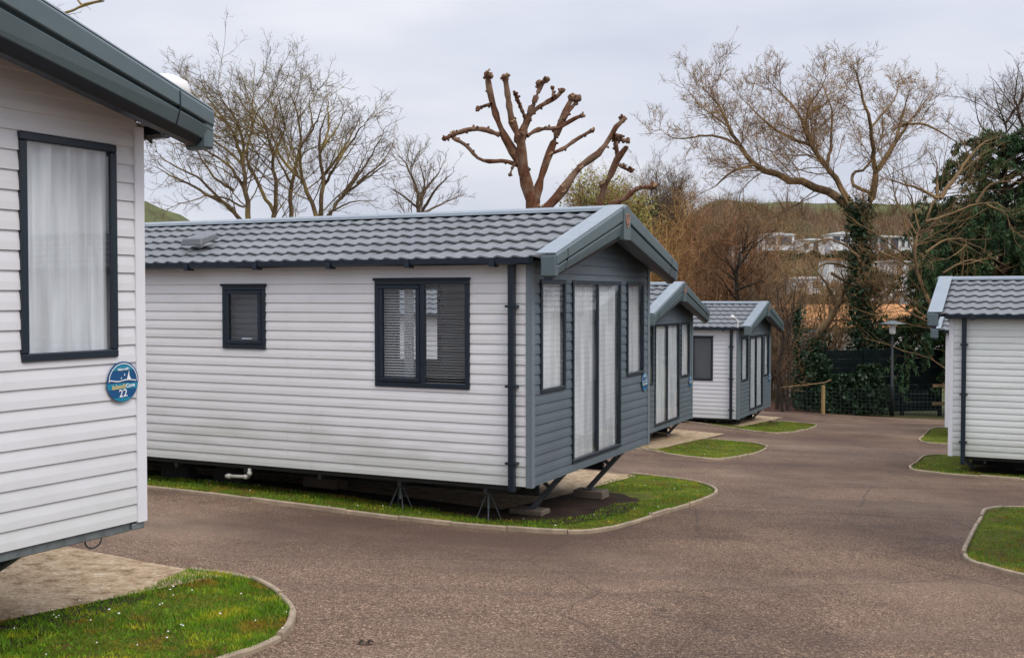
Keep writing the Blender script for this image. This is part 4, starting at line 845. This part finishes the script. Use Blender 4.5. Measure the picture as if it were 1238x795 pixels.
for k, (x, yt, w_, lab) in enumerate(((985, 428, 1.0, 'glossy ivy bush at the left end of the dark fence'), (1022, 452, .8, 'low ivy bush spilling over the middle of the dark fence'), (1050, 440, .9, 'ivy bush heaped at the foot of the broad tree'))):
    b = at(x, 500, 36.9); g = float(G(b[0], b[1])); hh = at(x, yt, 36.9)[2]-g; m = 2600; e = empty('ivy_bush', (b[0], b[1], g), 0, lab, 'bush', 'ivy bushes along the dark fence')
    th = rng.uniform(0, 6.283, m); zz = rng.random(m)**.8; r_ = w_*(1-.55*zz**2)*(.72+.28*np.sin(th*5+zz*9))*rng.random(m)**.35; leaves('foliage', np.stack([r_*np.cos(th), r_*np.sin(th)*.55, zz*hh], 1), .085, 'ivy', e)
    tubes([(np.stack([limb([[0,0,-.1], [.1*j,.05,hh*.5], [.25*j,0,hh*.9]], .03, .01, 8)[0] for j in (-1,0,1)]), np.tile(np.linspace(.03,.01,8), (3,1)), 5)], 'stem', M['bark_d'], e)
# thin trees before the white building
for k, (pts, lab) in enumerate((([(938,510),(941,470),(944,430),(947,395),(944,360)], 'slender bare sapling close to the farthest caravan gable'), ([(952,510),(953,470),(957,430),(955,400),(950,370)], 'slender forked bare sapling left of the ivy clad stem'), ([(948,510),(943,475),(940,450),(946,420),(960,385)], 'thin crooked sapling between two straighter saplings near the white building'))):
    q = limb(px(pts, 36.8-.4*k, wob=.2), .085-.015*k, .03); q2 = limb(px([pts[2], (pts[2][0]+(-1)**k*12, pts[2][1]-35), (pts[2][0]+(-1)**k*18, pts[2][1]-85)], 36.8-.4*k, wob=.3), .04, .015)
    p = q[0][0]; tree('bare_sapling', lab, (p[0], p[1], float(G(p[0], p[1]))-.05), [q, q2], LV_BARE[:2], 'bark_d', 'twig_red', group='saplings before the white building')
# twiggy thicket beyond the row
LV_S = [dict(dens=3.2, lenf=.45, ang=(25,65), up=.03, npts=7, jit=.2, lmin=.5, lmax=2.2, t0=.12, rl=.006, rmin=.010), dict(dens=4.2, lenf=.5, ang=(25,70), up=.03, npts=5, jit=.24, lmin=.25, lmax=1.0, t0=.1, rl=.006, rmin=.0075)]
def shrub(x, ytop, d, halfw, nst, bark, lab, ybase=None):
    b = at(x, 400, d); g = float(terrain(b[0], b[1])); base = np.array([b[0], b[1], g]); top = at(x, ytop, d)[2]-g; lim = []
    for k in range(int(nst*.55)):
        a = rng.uniform(0, 6.283); rr = rng.random()**.6*halfw; tx, ty = rr*math.cos(a), rr*math.sin(a)*.8; hh = top*rng.uniform(.62, 1.03)*(1-.25*(rr/halfw)**2); s = rng.uniform(-.25, .25, 2)*halfw
        lim.append(limb([base+[s[0], s[1], 0], base+[tx*.45+s[0], ty*.45+s[1], hh*.4], base+[tx*.85+s[0], ty*.85+s[1], hh*.75], base+[tx+s[0], ty+s[1], hh]], rng.uniform(.035, .06), .014, 10, .02))
    return tree('bare_shrub', lab, base, lim, LV_S, bark, bark, 'shrub', 'bare shrubs beyond the caravan row', 5)
shrub(796, 262, 47, 1.6, 55, 'twig_orange', 'orange twigged bare shrub beside the gable tip of the central caravan')
shrub(826, 238, 52, 1.9, 60, 'twig_orange', 'tall tawny bare shrub behind the second caravan roof')
shrub(862, 232, 50, 2.0, 70, 'twig_red', 'dense red brown bare shrub above the second caravan gable')
shrub(900, 240, 49, 1.7, 60, 'twig_red', 'dense red brown bare shrub above the farthest caravan roof')
shrub(845, 300, 44, 1.7, 45, 'twig_red', 'lower reddish bare shrub between the second and farthest caravan roofs')
shrub(938, 312, 47, 1.6, 45, 'twig_grey', 'lower grey brown bare shrub just right of the farthest caravan roof')
shrub(973, 345, 52, 1.4, 26, 'twig_grey', 'straggling bare shrub above the orange tiled roof')
shrub(1025, 338, 56, 1.4, 18, 'twig_grey', 'thin bare shrub behind the trunk of the broad spreading tree')
shrub(955, 322, 43, 1.2, 26, 'twig_grey', 'wispy tan shrub rising behind the slender saplings')
shrub(1000, 330, 44, 1.2, 22, 'twig_tan', 'wispy golden brown shrub before the orange tiled roof')
shrub(1060, 322, 45, 1.2, 20, 'twig_tan', 'wispy golden brown shrub right of the ivy covered trunk')
shrub(930, 262, 58, 1.9, 34, 'twig_tan', 'tall airy tan shrub veiling the leftmost hillside lodge')
shrub(985, 272, 60, 1.9, 26, 'twig_tan', 'airy tan shrub veiling the middle hillside lodges')
shrub(1085, 272, 62, 1.9, 26, 'twig_red', 'airy reddish shrub veiling the glazed hillside lodge')
tq = [zl([(893,420),(892,370),(889,340),(893,315),(902,290),(905,262)], 43, .13, .03, Zf, .2), zl([(890,335),(880,315),(868,305)], 43, .06, .02, Zf, .2), zl([(893,322),(908,300),(916,280)], 43, .06, .02, Zf, .2), zl([(891,350),(905,345),(925,338)], 43, .05, .02, Zf, .2), zl([(889,338),(878,330),(866,322)], 43, .05, .02, Zf, .2)]
p = tq[0][0][0]; tree('bare_tree', 'small dark trunked bare tree standing in the red brown thicket', (p[0], p[1], float(terrain(p[0], p[1]))), tq, LV_BARE[:2], 'bark_d', 'twig_red')
# pale willow and brown trees far behind the gable peak
def round_tree(x, ytop, d, hw, nst, bark, lab, leaf=None, nleaf=0, lsz=.12, name='distant_tree', group=None):
    b = at(x, 400, d); g = float(terrain(b[0], b[1])); base = np.array([b[0], b[1], g]); top = at(x, ytop, d)[2]-g; lim = [limb([base, base+[.1,0,top*.35], base+[0,.1,top*.75]], .22, .05, 10)]
    for k in range(nst):
        a = rng.uniform(0, 6.283); rr = hw*rng.uniform(.3, 1); h0 = top*rng.uniform(.2, .5); hh = top*rng.uniform(.78, 1.0)*(1-.30*(rr/hw)**2)
        lim.append(limb([base+[0,0,h0], base+[rr*.45*math.cos(a), rr*.45*math.sin(a), h0+(hh-h0)*.5], base+[rr*math.cos(a), rr*math.sin(a), hh]], .09, .02, 10, .02))
    e = tree(name, lab, base, lim, LV_BARE, bark, bark, group=group)
    if leaf:
        P = np.concatenate([q for q, r in lim[1:]])-base; P = P[P[:, 2] > .55*top]; i = rng.integers(0, len(P), nleaf); pos = P[i]+rng.normal(0, .42, (nleaf, 3)); leaves('leaves', pos, lsz, leaf, e, droop=1)
    return e
round_tree(727, 203, 56, 2.3, 40, 'twig_tan', 'pale yellow green tree coming into leaf behind the smaller pollard', 'willow_leaf', 17000, .10)
round_tree(757, 220, 54, 1.5, 22, 'twig_tan', 'low yellow green tree right behind the gable peak', 'willow_leaf', 9000, .10)
round_tree(803, 192, 64, 2.9, 46, 'twig_grey', 'tall grey brown bare tree above the orange thicket')
round_tree(787, 226, 60, .9, 14, 'bark_d', 'dark ivy covered tree between the gable peak and the thicket', 'ivy', 1700, .11)
# right edge: dark cypress, yellowish limbs through it, bare tree top
dc = 39.2
b = at(1210, 500, dc); base = np.array([b[0], b[1], float(G(b[0], b[1]))]); con = empty('conifer', base, 0, 'dark green cypress spreading behind the right hand caravan', 'tree'); ht = at(1190, 158, dc)[2]-base[2]
tubes([(np.stack([limb([base*0, [0,0,ht*.5], [.1,0,ht*.97]], .26, .03)[0]]), np.stack([np.linspace(.26, .02, 14)]), 9)], 'trunk', M['bark_d'], con)
lim = []
for k in range(210):
    f = rng.random(); z0 = ht*(.12+.86*f); ln = (1-f)**.42*4.1*rng.uniform(.55, 1.05)+.35; a = rng.uniform(0, 6.283)
    if abs(((a-3.3+3.14) % 6.283)-3.14) < .5 and f < .55: ln *= 1.12
    d = np.array([math.cos(a), math.sin(a), 0]); lim.append(limb([[0,0,z0], d*ln*.5+[0,0,z0+.22*ln], d*ln*.85+[0,0,z0+.16*ln], d*ln+[0,0,z0-.05*ln]], .05, .012, 10, .02))
for k in range(26):                                        # long low boughs reaching out over the fence
    z0 = ht*rng.uniform(.12, .55); a = math.pi+rng.normal(0, .55); ln = rng.uniform(2.4, 4.2); d = np.array([math.cos(a), math.sin(a), 0])
    lim.append(limb([[0,0,z0], d*ln*.5+[0,0,z0+.25], d*ln*.85+[0,0,z0+.05], d*ln+[0,0,z0-.35]], .05, .012, 10, .03))
P = np.stack([q for q, r in lim]); Rr = np.stack([r for q, r in lim]); c1 = spawn(P, Rr, dens=3.2, lenf=.34, ang=(25,60), up=-.05, npts=6, jit=.12, lmin=.25, lmax=1.0, t0=.15, droop=.03)
tubes([(P, Rr, 5), (*c1, 3)], 'branches', M['bark_d'], con)
q = c1[0]; m = len(q); n = 120000; i = rng.integers(0, m, n); t = rng.random(n)*4.99; j = t.astype(int); w = (t-j)[:, None]; pos = q[i, j]*(1-w)+q[i, j+1]*w+rng.normal(0, .04, (n, 3)); leaves('crown', pos, .042, 'conifer', con, elong=5.0, droop=1.8)
ty = [zl([(1172,560),(1152,430),(1116,350),(1107,305),(1110,285),(1122,262),(1138,238),(1160,222),(1185,215)], 36.8, .12, .035, Zf, .4), zl([(1137,240),(1165,200),(1190,172),(1215,165)], 36.6, .08, .02, Zf, .4), zl([(1135,240),(1110,228),(1085,220),(1062,212)], 36.6, .06, .015, Zf, .4), zl([(1133,240),(1133,205),(1131,188)], 36.6, .06, .04, Zf, .2), zl([(1120,268),(1150,258),(1175,248),(1205,246),(1225,262)], 36.3, .05, .015, Zf, .5), zl([(1120,305),(1145,290),(1170,292),(1150,310),(1120,318)], 36.2, .04, .012, Zf, .4),
      zl([(1180,245),(1200,222),(1238,220)], 36.2, .05, .02, Zf, .4), zl([(1140,330),(1170,315),(1200,322),(1220,335)], 36.2, .04, .012, Zf, .4), zl([(1190,246),(1215,258),(1222,275),(1240,290)], 36.2, .04, .012, Zf, .3)]
p = ty[0][0][0]; by = (p[0], p[1], float(G(p[0], p[1]))-.1); ty[0] = (np.vstack([np.array(by)[None], ty[0][0][1:]]), ty[0][1]); tree('bare_tree', 'bare tree with crooked yellowish limbs tangled through the dark cypress', by, ty, LV_BARE[:2], 'bark_w', 'bark_y')
tr = [zl([(1262,560),(1262,350),(1250,250),(1225,190),(1212,140),(1200,95)], 44, .16, .02, Zf, .5), zl([(1246,240),(1240,170),(1228,120),(1232,70)], 44, .09, .015, Zf, .6), zl([(1228,195),(1205,170),(1185,150),(1178,120)], 44, .06, .012, Zf, .6), zl([(1250,250),(1270,170),(1280,90)], 44, .1, .015, Zf, .6), zl([(1215,150),(1240,110),(1250,60)], 44, .06, .012, Zf, .5), zl([(1235,210),(1200,215),(1170,195)], 44, .05, .012, Zf, .5)]
p = tr[0][0][0]; br_ = (p[0], p[1], float(G(p[0], p[1]))-.1); tr[0] = (np.vstack([np.array(br_)[None], tr[0][0][1:]]), tr[0][1]); tree('bare_tree', 'bare dark twigged tree rising at the right edge above the cypress', br_, tr, LV_BARE, 'bark_d', 'twig_grey')
# branch reaching in over the left caravan's roof
dt = 13.
tt = [limb([np.array([-9.5, 13., -1.9]), np.array([-9.3, 13., 2.]), np.array([-8.6, 13., 4.6]), at(-180, -30, dt), at(-60, 10, dt)], .22, .05), limb([at(-60, 10, dt), at(30, 24, dt), at(78, 16, dt), at(100, 7, dt), at(132, -2, dt)], .035, .010, 14, .02), limb([at(100, 7, dt), at(94, 0, dt), at(88, -14, dt)], .014, .006), limb([at(-180, -30, dt), at(-120, -160, dt), at(20, -260, dt)], .10, .02), limb([at(78, 16, dt), at(110, 5, dt), at(126, 2, dt)], .012, .006)]
tree('bare_tree', 'bare tree whose lichened branch tip shows over the roof of the caravan numbered 22', (-9.5, 13., -1.9), tt, [dict(dens=5, lenf=.25, ang=(30,70), up=.0, npts=6, jit=.2, lmin=.08, lmax=.5, t0=.1, rmin=.003), dict(dens=9, lenf=.5, ang=(30,70), up=.0, npts=4, jit=.25, lmin=.03, lmax=.14, t0=.1, rmin=.0022)], 'bark_l', 'bark_d')

# ------------------------------------------------------------------ end of the road: fence, lamp, white building
def up(p): return np.array([p[0], p[1], float(G(p[0], p[1]))])
A0, A1 = up(at(998, 500, 37.5)), up(at(1136, 500, 38.2)); ax = (A1-A0); flen = math.hypot(ax[0], ax[1]); fz = math.atan2(ax[1], ax[0])
fe = empty('slat_fence', A0, fz, 'tall dark green slatted fence closing the end of the road', 'fence'); z0 = .12; zt = at(1070, 421, 37.8)[2]-A0[2]
drop = (A1[2]-A0[2])
for k in range(3):
    x0, x1 = flen*k/3+.04, flen*(k+1)/3-.04; b = MB(); h = z0+drop; i = 0
    while h < zt-.05:
        b.box(x0, x1, -.012-(i % 2)*.012, .012-(i % 2)*.012, h, h+.147); h += .15; i += 1
    b.build('slat_panel', M['fence'], fe)
for k in range(4): MB().box(flen*k/3-.05, flen*k/3+.05, -.05, .05, drop-.3, zt+.04).build('post', M['fence'], fe)
Lp = up(at(1078, 503, 36.2)); la = empty('lamp_post', Lp, 0, 'black lamp post with flat hatted lantern before the dark fence', 'street lamp'); tz = at(1078, 389, 36.2)[2]-Lp[2]
MB().lathe([(.075,0),(.075,.95),(.07,1.0),(.05,1.03),(.032,tz-.42)], (0,0,0), 14).build('pole', M['lampblack'], la, True)
MB().lathe([(.05,tz-.40),(.09,tz-.38),(.10,tz-.33),(.10,tz-.09),(.08,tz-.07)], (0,0,0), 14).build('lantern', M['wplastic'], la, True)
MB().lathe([(.40,tz-.07),(.41,tz-.05),(.25,tz-.01),(.04,tz+.05)], (0,0,0), 20).build('lamp_hat', M['steel'], la, True)
P0, P1 = up(at(944, 503, 35.6)), up(at(1150, 503, 37.0)); wf = empty('wire_fence', P0, math.atan2((P1-P0)[1], (P1-P0)[0]), 'low wire mesh fence with a raw timber post along the road end', 'fence'); wl = float(np.hypot(*(P1-P0)[:2])); dz = float(P1[2]-P0[2]); b = MB()
for h in np.arange(.1, .85, .12): b.bar((0,0,h), (wl,0,h+dz), .006, .006)
for x in np.arange(0, wl, .15): b.bar((x,0,.05+dz*x/wl), (x,0,.84+dz*x/wl), .006, .006)
b.build('mesh', M['wire'], wf); MB().tube([(0,-.04,.80), (wl*.12,-.05,.86), (wl*.24,-.07,.93), (wl*.28,-.07,1.02)], .022, 6).build('rail', M['bark_w'], wf); xp = wl*.24
MB().lathe([(.065,-.3+dz*.24),(.062,.88+dz*.24),(.05,.90+dz*.24)], (xp,0,0), 9).build('post', M['timber'], wf)
B0 = at(925, 480, 50); gz = float(terrain(B0[0], B0[1])); bw = empty('white_building', (B0[0], B0[1], gz), R(3), 'long white rendered building with orange tiled roof beyond the saplings', 'building')
ev = at(980, 395, 50)[2]-gz; rd = at(980, 377, 52)[2]-gz
MB().box(-9, 7.5, 0, 5, -.5, ev).build('wall', M['render'], bw)
b = MB(); b.quad((-9.2,-.25,ev-.02), (7.7,-.25,ev-.02), (7.7,2.5,rd+.35), (-9.2,2.5,rd+.35)); b.quad((-9.2,5.25,ev-.02), (7.7,5.25,ev-.02), (7.7,2.5,rd+.35), (-9.2,2.5,rd+.35)); b.build('roof', M['orange'], bw)
for x in (2.2, 5.4): f = MB().box(x, x+.9, -.03, .02, 1.1, 2.0).build('window', M['hwhite'], bw); MB().box(x+.08, x+.82, -.036, -.028, 1.18, 1.92).build('pane', M['hdark'], f)
# timber rails right of the dark fence
Q = up(at(1142, 500, 37.4)); rl = empty('rail_fence', Q, R(10), 'short brown timber rail fence between the dark fence and the hidden caravan', 'fence')
for h in (.35, .95): MB().box(-.45, 1.6, -.02, .02, h, h+.10).build('rail', M['bark_w'], rl)
MB().box(.2, .3, -.05, .05, -.2, 1.2).build('post', M['timber'], rl)
tag(sheet('leaf_bed', np.array([(a[0], a[1]) for a in (at(925,500,35.9), at(1000,500,36.6), at(1000,500,45), at(905,500,44))]), .01, M['litter_ground']), kind='structure')

# ------------------------------------------------------------------ hillside homes, hedges, scrub
def hill_home(x0, x1, y0, y1, d, label, wins, roofc='hwhite', depth=3.5, glassy=False, rail=False):
    a, b_ = at(x0, y1, d), at(x1, y1, d); t = at(x0, y0, d); wd = b_[0]-a[0]; hh = t[2]-a[2]; g = float(terrain((a[0]+b_[0])/2, d))
    h = empty('hillside_lodge', (a[0], d, a[2]), 0, label, 'lodge', 'white lodges on the far hillside')
    MB().box(0, wd, 0, depth, min(-1.2, g-a[2]-.5), hh*.86).build('wall', M['hwhite'], h)
    b = MB(); b.loft([[(-.2,y,hh*.86), (wd+.2,y,hh*.86), (wd+.2,y,hh*.90), (wd*.5,y,hh*1.0), (-.2,y,hh*.90)] for y in (-.3, depth+.3)]); b.build('roof', M[roofc], h)
    for u0, u1, v0, v1 in wins:
        f = MB().box(wd*u0, wd*u1, -.06, .03, hh*v0, hh*v1).build('window', M['hwhite'], h); MB().box(wd*u0+.07, wd*u1-.07, -.07, -.04, hh*v0+.07, hh*v1-.07).build('pane', M['hdark'], f)
    if rail:
        b = MB(); b.box(-.4, wd+.4, -1.5, -1.44, .55, .65); b.box(-.4, wd+.4, -1.6, 0, -.05, .05)
        for x in np.arange(-.4, wd+.4, .25): b.box(x, x+.05, -1.49, -1.45, 0, .6)
        b.build('railing', M['hwhite'], h)
    return h
hill_home(922, 960, 281, 303, 148, 'white lodge with a balcony rail, leftmost on the upper hillside terrace', [(.06,.44,.22,.80), (.52,.94,.22,.80)], rail=True)
hill_home(968, 997, 288, 305, 145, 'cream lodge half hidden by twigs on the upper terrace', [(.1,.35,.2,.7), (.5,.75,.1,.75)])
hill_home(1004, 1031, 280, 303, 148, 'white lodge immediately left of the broad tree trunk on the upper terrace', [(.1,.45,.4,.78), (.55,.9,.4,.78)], rail=True)
hill_home(1048, 1088, 284, 305, 146, 'glazed white lodge right of the broad tree trunk on the upper terrace', [(.08,.34,.10,.84), (.38,.66,.10,.84), (.70,.96,.10,.84)])
hill_home(1087, 1103, 286, 305, 149, 'narrow white lodge end beside the glazed lodge', [(.15,.45,.3,.8), (.6,.85,.3,.8)])
hill_home(960, 998, 334, 357, 106, 'white lodge low on the hillside behind the leaning tree', [(.1,.4,.25,.7), (.55,.95,.2,.75)], rail=True)
hill_home(1052, 1086, 331, 353, 104, 'white lodge with two windows beside the cypress on the lower terrace', [(.25,.5,.2,.75), (.62,.9,.2,.75)])
hill_home(1068, 1098, 314, 333, 118, 'pale lodge above the lower terrace partly behind the cypress', [])
hill_home(1050, 1075, 360, 382, 90, 'pale lodge lowest on the slope behind the broad trunk', [(.4,.8,.2,.7)])
hill_home(814, 846, 284, 306, 130, 'white lodge glimpsed through the orange twigged thicket', [(.1,.4,.3,.75), (.55,.9,.3,.75)])
hill_home(1097, 1125, 349, 366, 98, 'white railed lodge glimpsed through cypress branches', [(.2,.6,.2,.7)], rail=True)
hill_home(1090, 1140, 388, 412, 75, 'white lodge just over the dark fence behind the lamp', [(.1,.3,.2,.7), (.5,.8,.2,.7)])
hill_home(1033, 1047, 283, 304, 150, 'narrow white lodge partly behind the broad tree trunk on the upper terrace', [(.25,.75,.25,.75)])
hill_home(884, 906, 296, 311, 135, 'white lodge glimpsed through the red brown thicket', [(.2,.45,.2,.75), (.6,.85,.2,.75)])
hill_home(1000, 1024, 312, 327, 122, 'small tan roofed lodge in the scrub below the upper terrace', [(.3,.7,.2,.7)], roofc='orange')
def hedge(x0, x1, ytop, d, label, hgt=2.0, n=2600, mat='hedge', lsz=.30):
    a, b_ = at(x0, ytop, d), at(x1, ytop, d); k = n; t = rng.random(k); x = a[0]+(b_[0]-a[0])*t; w = rng.normal(0, .7, k); z = a[2]-rng.random(k)**1.5*hgt+.25*np.sin(t*17)+.18*np.sin(t*41); e = empty('hedge', (a[0], d, a[2]-hgt), 0, label, 'hedge', 'hedges between the hillside terraces')
    leaves('foliage', np.stack([x-a[0], w, z-(a[2]-hgt)], 1), lsz, mat, e); return e
hedge(958, 1040, 357, 95, 'dark green hedge above the orange roof', 2.6, 3200)
hedge(1040, 1110, 306, 138, 'brown green hedge below the glazed lodge', 2.6, 2600)
hedge(930, 1040, 307, 140, 'scrubby hedge below the upper terrace, left of the broad trunk', 3.0, 3400)
hedge(1036, 1062, 330, 100, 'dark bush right of the broad trunk on the lower terrace', 2.2, 1200)
hedge(1050, 1150, 378, 82, 'dark hedge behind the lamp and the dark fence', 1.8, 2600)
for k, (x, yt, d) in enumerate(((968, 236, 176), (1000, 244, 182), (1078, 240, 180), (1104, 232, 172), (1132, 240, 184), (950, 226, 168))):
    b = at(x, 400, d); g = float(terrain(b[0], b[1])); base = np.array([b[0], b[1], g-.3]); top = at(x, yt, d)[2]-g; lim = [limb([base, base+[0,0,top*.5], base+[.2,0,top]], .22, .03, 10, .03)]
    for j in range(12): a = rng.uniform(0, 6.283); h0 = top*rng.uniform(.2, .6); l = top*rng.uniform(.25, .5); lim.append(limb([base+[0,0,h0], base+[l*.5*math.cos(a), l*.5*math.sin(a), h0+l*.6], base+[l*.8*math.cos(a), l*.8*math.sin(a), h0+l*1.1]], .10, .02, 10, .03))
    tree('distant_tree', ['small bare ridge tree left of the leaning trunk', 'bare ridge tree seen between the big tree limbs', 'bare ridge tree just right of the broad trunk', 'taller bare ridge tree above the glazed lodge', 'bare ridge tree touching the cypress outline', 'bare ridge tree rising behind the thin grey shrub'][k], base, lim, [dict(dens=.9, lenf=.5, ang=(25,55), up=.07, npts=6, jit=.15, lmin=.6, lmax=3, t0=.2, rmin=.03), dict(dens=1.6, lenf=.5, ang=(25,55), up=.07, npts=5, jit=.2, lmin=.4, lmax=1.5, t0=.1, rmin=.02)], 'twig_grey', 'twig_grey', group='bare trees along the hill ridge')
# scrub and woodland over the hill (uncountable)
n = 30000; y = rng.uniform(62, 186, n); x = y*rng.uniform(.05, .50, n); keep = (rng.random(n) < np.where(y > 152, 1., .55)) & (x/y > .10); x, y = x[keep], y[keep]; z = terrain(x, y)
hh = np.where(y > 150, rng.uniform(1.0, 3.0, len(x))*(.7+.8*np.abs(np.sin(x*.09+1)*np.sin(x*.23+y*.05))), rng.uniform(.35, 1.15, len(x)))
V = []
for k in range(6):
    w = rng.uniform(.02, .05, len(x))*np.where(y > 150, 1.6, 1); dx, dy = rng.normal(0, .30, (2, len(x)))*hh; a = np.stack([x+rng.normal(0, .5, len(x)), y+rng.normal(0, .5, len(x)), z-.2], 1); f = rng.uniform(.55, 1.1, len(x))
    V.append(np.stack([a+np.stack([-w, 0*w, 0*w], 1), a+np.stack([w, 0*w, 0*w], 1), a+np.stack([dx, dy, hh*f], 1)], 1).reshape(-1, 3))
V = np.concatenate(V); tag(np_mesh('woodland', V, np.arange(len(V)).reshape(-1, 3), M['scrub']), 'brown leafless scrub woodland covering the far hillside', 'woodland', kind='stuff')
# a withered leaf cluster on the tarmac in the foreground
b = MB(); q = random.Random(2)
for k in range(7):
    a = q.uniform(0, 6.28); r = q.uniform(.01, .035); c = (-.84+r*math.cos(a), 6.31+r*math.sin(a)); z = float(G(*c))+.006; t = q.uniform(0, 6.28)
    b.quad((c[0]-.03*math.cos(t), c[1]-.03*math.sin(t), z), (c[0]+.012*math.sin(t), c[1]-.012*math.cos(t), z+.02), (c[0]+.03*math.cos(t), c[1]+.03*math.sin(t), z+.006), (c[0]-.012*math.sin(t), c[1]+.012*math.cos(t), z+.014))
tag(b.build('withered_leaves', M['bark_d']), 'small clump of dark withered leaves lying on the foreground tarmac', 'leaves')

# ------------------------------------------------------------------ sky, sun, camera
SUN_EL, SUN_AZ = R(48), R(140)          # azimuth clockwise from +Y
wd = bpy.data.worlds.new('World'); sc.world = wd; wd.use_nodes = True; nt = wd.node_tree; bg = nt.nodes['Background']
sky = N(nt, 'ShaderNodeTexSky'); sky.sky_type = 'NISHITA'; sky.sun_disc = False; sky.sun_elevation = SUN_EL; sky.sun_rotation = SUN_AZ; sky.air_density = 1; sky.dust_density = 3
tc = N(nt, 'ShaderNodeTexCoord'); sp = N(nt, 'ShaderNodeSeparateXYZ'); nt.links.new(tc.outputs['Generated'], sp.inputs[0])
grad = ramp(nt, sp.outputs[2], [(0, (.44,)*3), (.06, (.47,)*3), (.25, (.505,)*3), (.5, (.82,)*3), (1., (1.28,)*3)])
mp = N(nt, 'ShaderNodeMapping'); mp.inputs['Scale'].default_value = (1.5, 1.5, 5.5); nt.links.new(tc.outputs['Generated'], mp.inputs[0])
cn = N(nt, 'ShaderNodeTexNoise'); cn.inputs['Scale'].default_value = 2.1; cn.inputs['Detail'].default_value = 5; cn.inputs['Roughness'].default_value = .5; nt.links.new(mp.outputs[0], cn.inputs['Vector'])
cl = ramp(nt, cn.outputs[0], [(.33, (.82,.865,1.01)), (.47, (.915,.955,1.09)), (.56, (.965,.995,1.11)), (.70, (1.08,1.10,1.17))])
oc = mixc(nt, 1., cl, grad, 'MULTIPLY')
sca = N(nt, 'ShaderNodeVectorMath'); sca.operation = 'SCALE'; sca.inputs['Scale'].default_value = 15.2; nt.links.new(oc, sca.inputs[0])
fin = mixc(nt, .93, sky.outputs[0], sca.outputs[0]); nt.links.new(fin, bg.inputs['Color']); bg.inputs['Strength'].default_value = .1
sl = bpy.data.lights.new('sun', 'SUN'); sl.energy = 1.35; sl.angle = R(25); sl.color = (1, .93, .82); so = bpy.data.objects.new('sun', sl); COL.objects.link(so)
dv = Vector((math.sin(SUN_AZ)*math.cos(SUN_EL), math.cos(SUN_AZ)*math.cos(SUN_EL), math.sin(SUN_EL))); so.rotation_euler = dv.to_track_quat('Z', 'Y').to_euler(); so.location = (0, 0, 30)
cam = bpy.data.cameras.new('camera'); co = bpy.data.objects.new('camera', cam); COL.objects.link(co); co.location = (0, 0, 0); co.rotation_euler = (R(90)-PITCH, 0, 0)
cam.sensor_fit = 'HORIZONTAL'; cam.sensor_width = 36; cam.lens = F_PX/1238*36; cam.clip_start = .05; cam.clip_end = 4000; sc.camera = co
sc.view_settings.view_transform = 'Standard'; sc.view_settings.look = 'None'; sc.view_settings.exposure = .12; sc.view_settings.gamma = 1
sc.cycles.use_denoising = True; sc.cycles.max_bounces = 8; sc.cycles.transparent_max_bounces = 12
